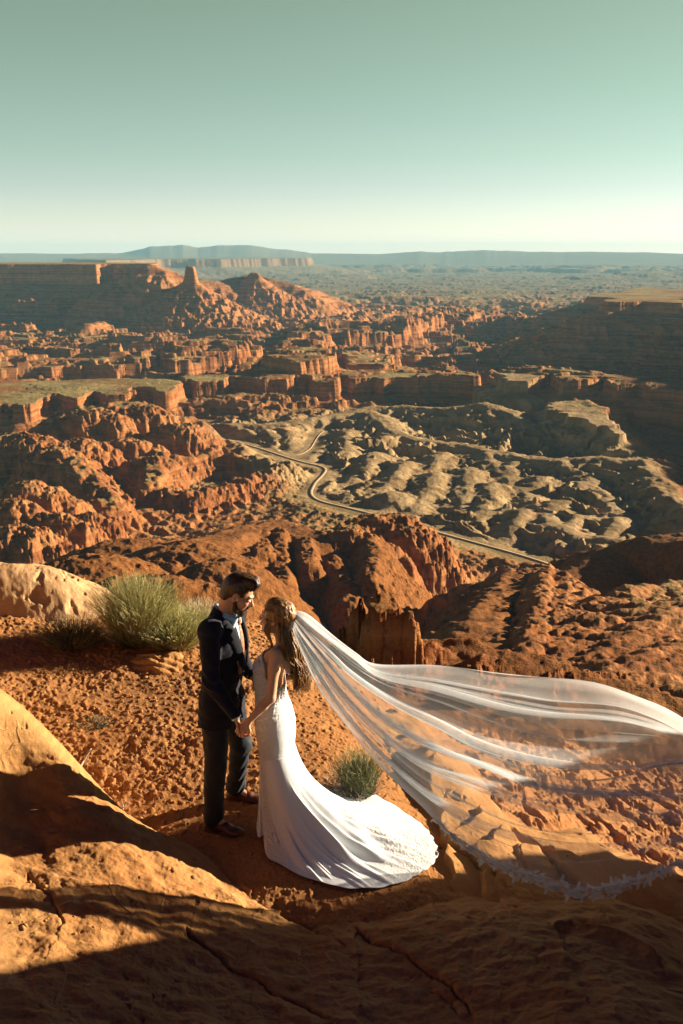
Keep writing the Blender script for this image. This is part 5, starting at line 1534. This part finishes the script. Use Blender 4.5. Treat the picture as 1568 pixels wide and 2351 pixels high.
def build_veil(parent, base, T):
    nu, nv = 420, 520
    lines = []
    for v, L in VEIL:
        P = np.array([at_y(a, c, y) for a, c, y in L])
        lines.append(spline(P, nu))
    lines = np.stack(lines)                       # k, nu, 3
    vk = np.array([v for v, _ in VEIL])
    u = np.linspace(0, 1, nu)
    vv = np.linspace(0, 1, nv)
    U, Vv = np.meshgrid(u, vv, indexing='ij')
    # gathered pleats fold the cloth over itself; they open towards the free end
    gather = (1 - sstep(.25, .85, U)) * .75 + .25
    ph = 1.6 * noise2(U * 2.2, Vv * 2.0, 71)
    fold = .040 * np.sin(2 * math.pi * 5.5 * Vv + ph * 2.0) + .026 * np.sin(2 * math.pi * 13 * Vv + 3 * ph) + .014 * np.sin(2 * math.pi * 31 * Vv + 5 * ph)
    edge = sstep(0, .05, Vv) * sstep(1, .95, Vv)
    W_ = np.clip(Vv + fold * gather * edge * sstep(0, .04, U), 0, 1)
    P = np.zeros((nu, nv, 3))
    for ax in range(3):
        for i in range(nu):
            P[i, :, ax] = np.interp(W_[i], vk, lines[:, i, ax])
    # smooth the creases between the guide lines
    for _ in range(3):
        P[:, 1:-1] = (P[:, :-2] + 2 * P[:, 1:-1] + P[:, 2:]) / 4
    ripple = (.020 * np.cos(2 * math.pi * 5.5 * Vv + ph * 2) + .012 * np.cos(2 * math.pi * 13 * Vv + 3 * ph) + .005 * np.cos(2 * math.pi * 31 * Vv + 5 * ph)) * sstep(0, .12, U) * (.4 + .9 * U)
    P[..., 1] += ripple * 2.0; P[..., 2] += ripple * .5
    P[..., 2] += .02 * noise2(U * 9, Vv * 5, 73) * U
    dens = 1.0 + 1.3 * (1 - sstep(0, .35, U)) + 1.6 * np.exp(-(np.minimum(Vv, 1 - Vv) / .006) ** 2) + .35 * np.clip(np.abs(fold) * 14, 0, 1)
    dens = dens * (1 + .35 * sstep(.45, .7, U) * sstep(.40, .15, Vv)) * (1 - .62 * sstep(.35, .75, U) * sstep(.40, .72, Vv))
    idx = np.arange(nu * nv).reshape(nu, nv)
    F = np.stack([idx[:-1, :-1], idx[:-1, 1:], idx[1:, 1:], idx[1:, :-1]], -1).reshape(-1, 4)
    vo = put_mesh('veil', (P.reshape(-1, 3), F), M['veil'], base, parent, dict(dens=dens.reshape(-1)))
    # lace appliques along the free edge
    rnd = random.Random(12)
    Vs, Fs, off = [], [], 0
    N = np.cross(np.gradient(P, axis=0), np.gradient(P, axis=1)); N /= np.linalg.norm(N, axis=2)[..., None] + 1e-9
    def leaf(c, d, n, L, w):
        nonlocal off
        d = d / np.linalg.norm(d); n = n / np.linalg.norm(n); s = np.cross(n, d)
        c = c + n * .002
        q = [c, c + d * L * .3 + s * w, c + d * L * .7 + s * w * .8, c + d * L, c + d * L * .7 - s * w * .8, c + d * L * .3 - s * w]
        k = len(q)
        Vs.append(np.array(q)); Fs.append(np.array([[0, 1, 2, 5], [5, 2, 3, 4]]) + off); off += k
    spots = []
    for uu in np.linspace(.50, .985, 420): spots.append((uu, 1 - rnd.uniform(.002, .03 + .09 * max(0, uu - .6))))
    for w_ in np.linspace(.02, .98, 140): spots.append((.955 + rnd.uniform(-.045, .04), w_))
    for uu in np.linspace(.62, .97, 120): spots.append((uu, .42 + rnd.uniform(-.02, .03)))
    for (uu, w_) in spots:
        i = min(nu - 2, int(uu * (nu - 1))); j = min(nv - 2, max(1, int(w_ * (nv - 1))))
        c = P[i, j]; n = N[i, j]
        e1 = P[i + 1, j] - P[i - 1, j]; e1 /= np.linalg.norm(e1) + 1e-9
        e2 = np.cross(n, e1)
        kind = rnd.random(); a0 = rnd.uniform(0, 6.28); sz = rnd.uniform(.010, .022)
        if kind < .4:
            for k in range(6):
                a = a0 + k * math.pi / 3; leaf(c, e1 * math.cos(a) + e2 * math.sin(a), n, sz, sz * .32)
        else:
            d = e1 * math.cos(a0) + e2 * math.sin(a0); q = c.copy()
            for k in range(5):
                q = q + d * sz * .5
                for s in (-1, 1):
                    a = a0 + s * .9; leaf(q, e1 * math.cos(a) + e2 * math.sin(a), n, sz * .8 * (1 - k * .12), sz * .2)
                a0 += rnd.uniform(-.3, .3); d = e1 * math.cos(a0) + e2 * math.sin(a0)
    put_mesh('lace_trim', (np.concatenate(Vs), np.concatenate(Fs)), M['lace'], base, vo)
build_bride()
# ---------------------------------------------------------------- desert plants and loose stones on the ledge
def leaf_mat(name, c0, c1, c2, rough=0.7):
    m, nt, out = new_mat(name)
    g = NT(nt)
    r = g.n('ShaderNodeNewGeometry').outputs['Random Per Island']
    c = g.ramp(r, [(0.0, c0), (0.5, c1), (1.0, c2)])
    b = g.bsdf(out, c, rough, None, 0.25)
    b.inputs['Transmission Weight'].default_value = 0.0
    return m
M['green'] = leaf_mat('green_stems', (0.16, 0.165, 0.055), (0.36, 0.35, 0.12), (0.62, 0.57, 0.26))
M['olive'] = leaf_mat('olive_stems', (0.05, 0.06, 0.03), (0.11, 0.12, 0.055), (0.22, 0.22, 0.11))
M['straw'] = leaf_mat('straw_stems', (0.30, 0.24, 0.12), (0.48, 0.40, 0.23), (0.66, 0.58, 0.38))
M['grey_twig'] = leaf_mat('pale_twigs', (0.16, 0.13, 0.10), (0.32, 0.27, 0.21), (0.50, 0.45, 0.37))
M['dark_twig'] = leaf_mat('dark_twigs', (0.03, 0.02, 0.014), (0.07, 0.05, 0.03), (0.14, 0.10, 0.06))

def gz1(x, y):
    return float(ledge_height(np.array([x]), np.array([y]), False)[0][0])

def stems(n, base, rad, h, lean, rnd, spread=1.0, curve=.15, thin=.0016, kink=.02, hvar=.45, aim=None):
    out = []
    for i in range(n):
        a = rnd.uniform(0, 6.283); q = math.sqrt(rnd.random())
        p0 = vec(base[0] + rad * .35 * q * math.cos(a), base[1] + rad * .35 * q * math.sin(a), base[2] - .01)
        d = vec(math.cos(a) * q * spread, math.sin(a) * q * spread, 1.15 - .45 * q * q) + vec(*lean)
        d /= np.linalg.norm(d)
        L = h * rnd.uniform(1 - hvar, 1.05) * (1 - .15 * q)
        k = vec(rnd.uniform(-1, 1), rnd.uniform(-1, 1), rnd.uniform(-.3, .3)) * kink
        p1 = p0 + d * L * .4 + k; p2 = p0 + d * L * .75 + vec(math.cos(a), math.sin(a), 0) * curve * L * .12 * q - k * .5
        p3 = p0 + d * L + vec(math.cos(a), math.sin(a), -.3) * curve * L * .4 * q + k
        out.append((spline([p0, p1, p2, p3], 6), np.linspace(thin, thin * .45, 6)))
    return out

def plant(name, label, px, py, h, rad, parts, seed, lean=(0, 0, 0), group='desert plants on the ledge', z0=None, zg=0.0):
    rnd = random.Random(seed)
    p = at_z(px, py, zg)
    for _ in range(6):
        p = at_z(px, py, gz1(p[0], p[1]))
    p = vec(p[0], p[1], gz1(p[0], p[1]))
    root = empty(name, tuple(p))
    tag(root, label, 'plant', group)
    for pn, mat, n, hs, rs, kw in parts:
        kw = dict(kw)
        off = kw.pop('off', (0, 0, 0))
        paths = stems(n, vec(*off), rad * rs, h * hs, lean, rnd, **kw)
        if kw.get('thin', 0) > .003:
            extra = []
            for P_, r_ in paths:
                for j in (2, 3, 4):
                    d = vec(rnd.uniform(-1, 1), rnd.uniform(-1, 1), rnd.uniform(.1, 1)); d *= h * .22 / np.linalg.norm(d)
                    extra.append((spline([P_[j], P_[j] + d * .5 + vec(0, 0, .006), P_[j] + d], 4), np.linspace(r_[j] * .6, .0008, 4)))
            paths = paths + extra
        V, F = tubes(paths, 3)
        link(pn, mesh_np(pn, V, F), M[mat], root)
    return root
plant('green_bush', 'large round bush of fine upright green stems, the biggest plant, left of the man', 318, 1474, .72, .31,
      [('woody_stems', 'grey_twig', 46, .62, 1.3, dict(thin=.005, kink=.05, spread=1.2)), ('foliage', 'green', 4200, 1.0, 1.1, dict(spread=.5, thin=.0021, hvar=.8, kink=.04)), ('lower_foliage', 'olive', 900, .60, 1.2, dict(spread=1.2, thin=.0022, hvar=.7, kink=.03)), ('dry_stems', 'straw', 500, .95, 1.2, dict(spread=.7, thin=.0018, hvar=.7, kink=.03))], 1)
plant('green_bush', 'lower yellow-green bush joined to the right side of the biggest bush', 402, 1478, .42, .44,
      [('woody_stems', 'grey_twig', 30, .6, 1.4, dict(thin=.0045, kink=.05, spread=1.3)), ('foliage', 'green', 2200, 1.0, 1.1, dict(spread=.85, thin=.0026, hvar=.6)), ('lower_foliage', 'straw', 240, .8, 1.2, dict(spread=1.2, thin=.002))], 2)
plant('straw_grass', 'tuft of dry straw-coloured grass just behind the shoulder of the man', 452, 1440, .34, .32,
      [('blades', 'straw', 900, 1.0, 1.1, dict(spread=.9, thin=.0022, hvar=.5)), ('woody_stems', 'dark_twig', 60, .5, 1.2, dict(thin=.004, spread=1.4, kink=.04))], 3)
plant('straw_grass', 'thin dry grass standing between the large bush and the straw tuft', 425, 1408, .30, .50,
      [('blades', 'straw', 420, 1.0, 1.4, dict(spread=.7, thin=.0018, hvar=.5))], 31)
plant('small_shrub', 'small sparse grey-green shrub left of the biggest bush', 165, 1478, .34, .40,
      [('woody_stems', 'dark_twig', 40, .8, 1.3, dict(thin=.0045, kink=.05, spread=1.2)), ('foliage', 'olive', 620, 1.0, 1.2, dict(spread=.95, thin=.0022)), ('dry_tips', 'straw', 220, 1.02, 1.2, dict(spread=.9, thin=.0018))], 4)
plant('small_shrub', 'olive shrub with upright stems growing beside the train of the gown', 828, 1826, .37, .13,
      [('woody_stems', 'grey_twig', 22, .55, 1.2, dict(thin=.0042, kink=.03, spread=1.0)), ('foliage', 'olive', 1300, 1.0, 1.2, dict(spread=.42, thin=.0019, hvar=.85, kink=.035)), ('green_tips', 'green', 360, 1.08, 1.0, dict(spread=.36, thin=.0017, hvar=.7, kink=.03)), ('dry_side', 'grey_twig', 420, .66, 1.4, dict(spread=1.3, thin=.0018, hvar=.8, kink=.04, off=(-.10, 0, 0)))], 5, lean=(-.12, 0, 0))
plant('small_shrub', 'little dark shrub behind the hair of the bride', 694, 1545, .26, .20,
      [('woody_stems', 'dark_twig', 20, .7, 1.2, dict(thin=.004, kink=.03, spread=1.2)), ('foliage', 'olive', 420, 1.0, 1.2, dict(spread=1.0, thin=.002)), ('dry_tips', 'straw', 80, 1.0, 1.1, dict(spread=1.0, thin=.0016))], 6)
plant('small_shrub', 'tiny green shrub at the rim of the ledge above the veil', 786, 1482, .12, .14,
      [('foliage', 'green', 160, 1.0, 1.2, dict(spread=1.3, thin=.0022))], 7)
plant('small_shrub', 'flat grey-green sprig on the soil left of the man, lower one of two', 215, 1658, .07, .20,
      [('foliage', 'olive', 120, 1.0, 1.4, dict(spread=2.2, thin=.0022)), ('dry_tips', 'grey_twig', 60, .8, 1.4, dict(spread=2.2, thin=.002))], 8)
plant('small_shrub', 'small pale green sprig on the soil at the end of the layered rock', 262, 1462 + 2, .09, .14,
      [('foliage', 'green', 90, 1.0, 1.4, dict(spread=1.8, thin=.002))], 9)

def dead_branch(name, label, L, r, cat='dead branch'):
    P = []
    for a, c, h in L:
        p = at_z(a, c, 0.05)
        for _ in range(6): p = at_z(a, c, gz1(p[0], p[1]) + h)
        P.append(p)
    P = np.array(P); base = P[0].copy()
    q = spline(P, 16); V, F = tubes([(q - base, np.linspace(r, r * .5, 16)), (spline([q[7] - base, q[7] - base + vec(.05, .04, .07), q[7] - base + vec(.13, .05, .09)], 6), np.linspace(r * .6, r * .2, 6))], 6)
    o = link(name, mesh_np(name, V, F), M['grey_twig']); o.location = tuple(base)
    tag(o, label, cat)
dead_branch('dead_branch', 'short bleached dead branch lying on the soil left of the man', [(176, 1772, .02), (190, 1745, .03), (207, 1718, .02)], .011)
dead_branch('dead_branch', 'thin forked twig sticking up beside the shadow of the man', [(272, 1872, .0), (280, 1855, .05), (277, 1838, .10)], .007)

def stones():
    rnd = np.random.RandomState(5)
    Vs, Fs, off = [], [], 0
    ico = np.array([(0, 0, 1), (.89, 0, .45), (.28, .85, .45), (-.72, .53, .45), (-.72, -.53, .45), (.28, -.85, .45), (.72, .53, -.45), (-.28, .85, -.45), (-.89, 0, -.45), (-.28, -.85, -.45), (.72, -.53, -.45), (0, 0, -1)])
    fc = np.array([(0, 1, 2), (0, 2, 3), (0, 3, 4), (0, 4, 5), (0, 5, 1), (1, 6, 2), (2, 7, 3), (3, 8, 4), (4, 9, 5), (5, 10, 1), (6, 7, 2), (7, 8, 3), (8, 9, 4), (9, 10, 5), (10, 6, 1), (6, 11, 7), (7, 11, 8), (8, 11, 9), (9, 11, 10), (10, 11, 6)])
    n = 5200
    X = rnd.uniform(-4.6, 3.2, n * 3); Y = rnd.uniform(4.2, 12.5, n * 3)
    cl = fbm(X / .7, Y / .7, 3, 600)
    H, kd, d = ledge_height(X, Y, True)
    pr = np.where(kd == 0, .55, np.where(kd == 1, .03, .12)) * sstep(-.25, .35, cl) * (d > -.3)
    # small debris caught in hollows of the near slab
    for a, c, rr in ((205, 2095, .14), (50, 2080, .20), (235, 2010, .08), (90, 2010, .1)):
        p = at_z(a, c, .32); pr = np.maximum(pr, .5 * (np.hypot(X - p[0], Y - p[1]) < rr))
    k = np.where(rnd.rand(len(X)) < pr)[0][:n]
    for i in k:
        s = .004 + .018 * rnd.rand() ** 3.2
        v = ico * (1 + rnd.uniform(-.28, .28, (12, 1))) * s * rnd.uniform(.7, 1.4, 3) * (1, 1, .62)
        a = rnd.uniform(0, 6.28); R = np.array([[math.cos(a), -math.sin(a), 0], [math.sin(a), math.cos(a), 0], [0, 0, 1]])
        Vs.append(v @ R + (X[i], Y[i], H[i] + s * .2)); Fs.append(fc + off); off += 12
    V = np.concatenate(Vs)
    me = mesh_np('loose_stones', V, np.concatenate(Fs), False, dict(soil=np.zeros(len(V)), pale=np.zeros(len(V)), slab=np.zeros(len(V))))
    tag(link('loose_stones', me, M['ledge']), kind='stuff')
stones()
# ---------------------------------------------------------------- air
def build_haze():
    m, nt, out = new_mat('haze_air')
    pv = nt.nodes.new('ShaderNodeVolumePrincipled')
    pv.inputs['Color'].default_value = (0.36, 0.70, 0.86, 1)
    pv.inputs['Density'].default_value = 1.8e-5
    pv.inputs['Density Attribute'].default_value = ''
    pv.inputs['Anisotropy'].default_value = 0.0
    nt.links.new(pv.outputs[0], out.inputs['Volume'])
    a, b, z0, z1 = -52000, 52000, -620, 460
    V = [(a, -3000, z0), (b, -3000, z0), (b, b, z0), (a, b, z0), (a, -3000, z1), (b, -3000, z1), (b, b, z1), (a, b, z1)]
    F = [(0, 3, 2, 1), (4, 5, 6, 7), (0, 1, 5, 4), (1, 2, 6, 5), (2, 3, 7, 6), (3, 0, 4, 7)]
    me = mesh_np('haze', V, F, False)
    tag(link('haze', me, m), kind='stuff')
build_haze()
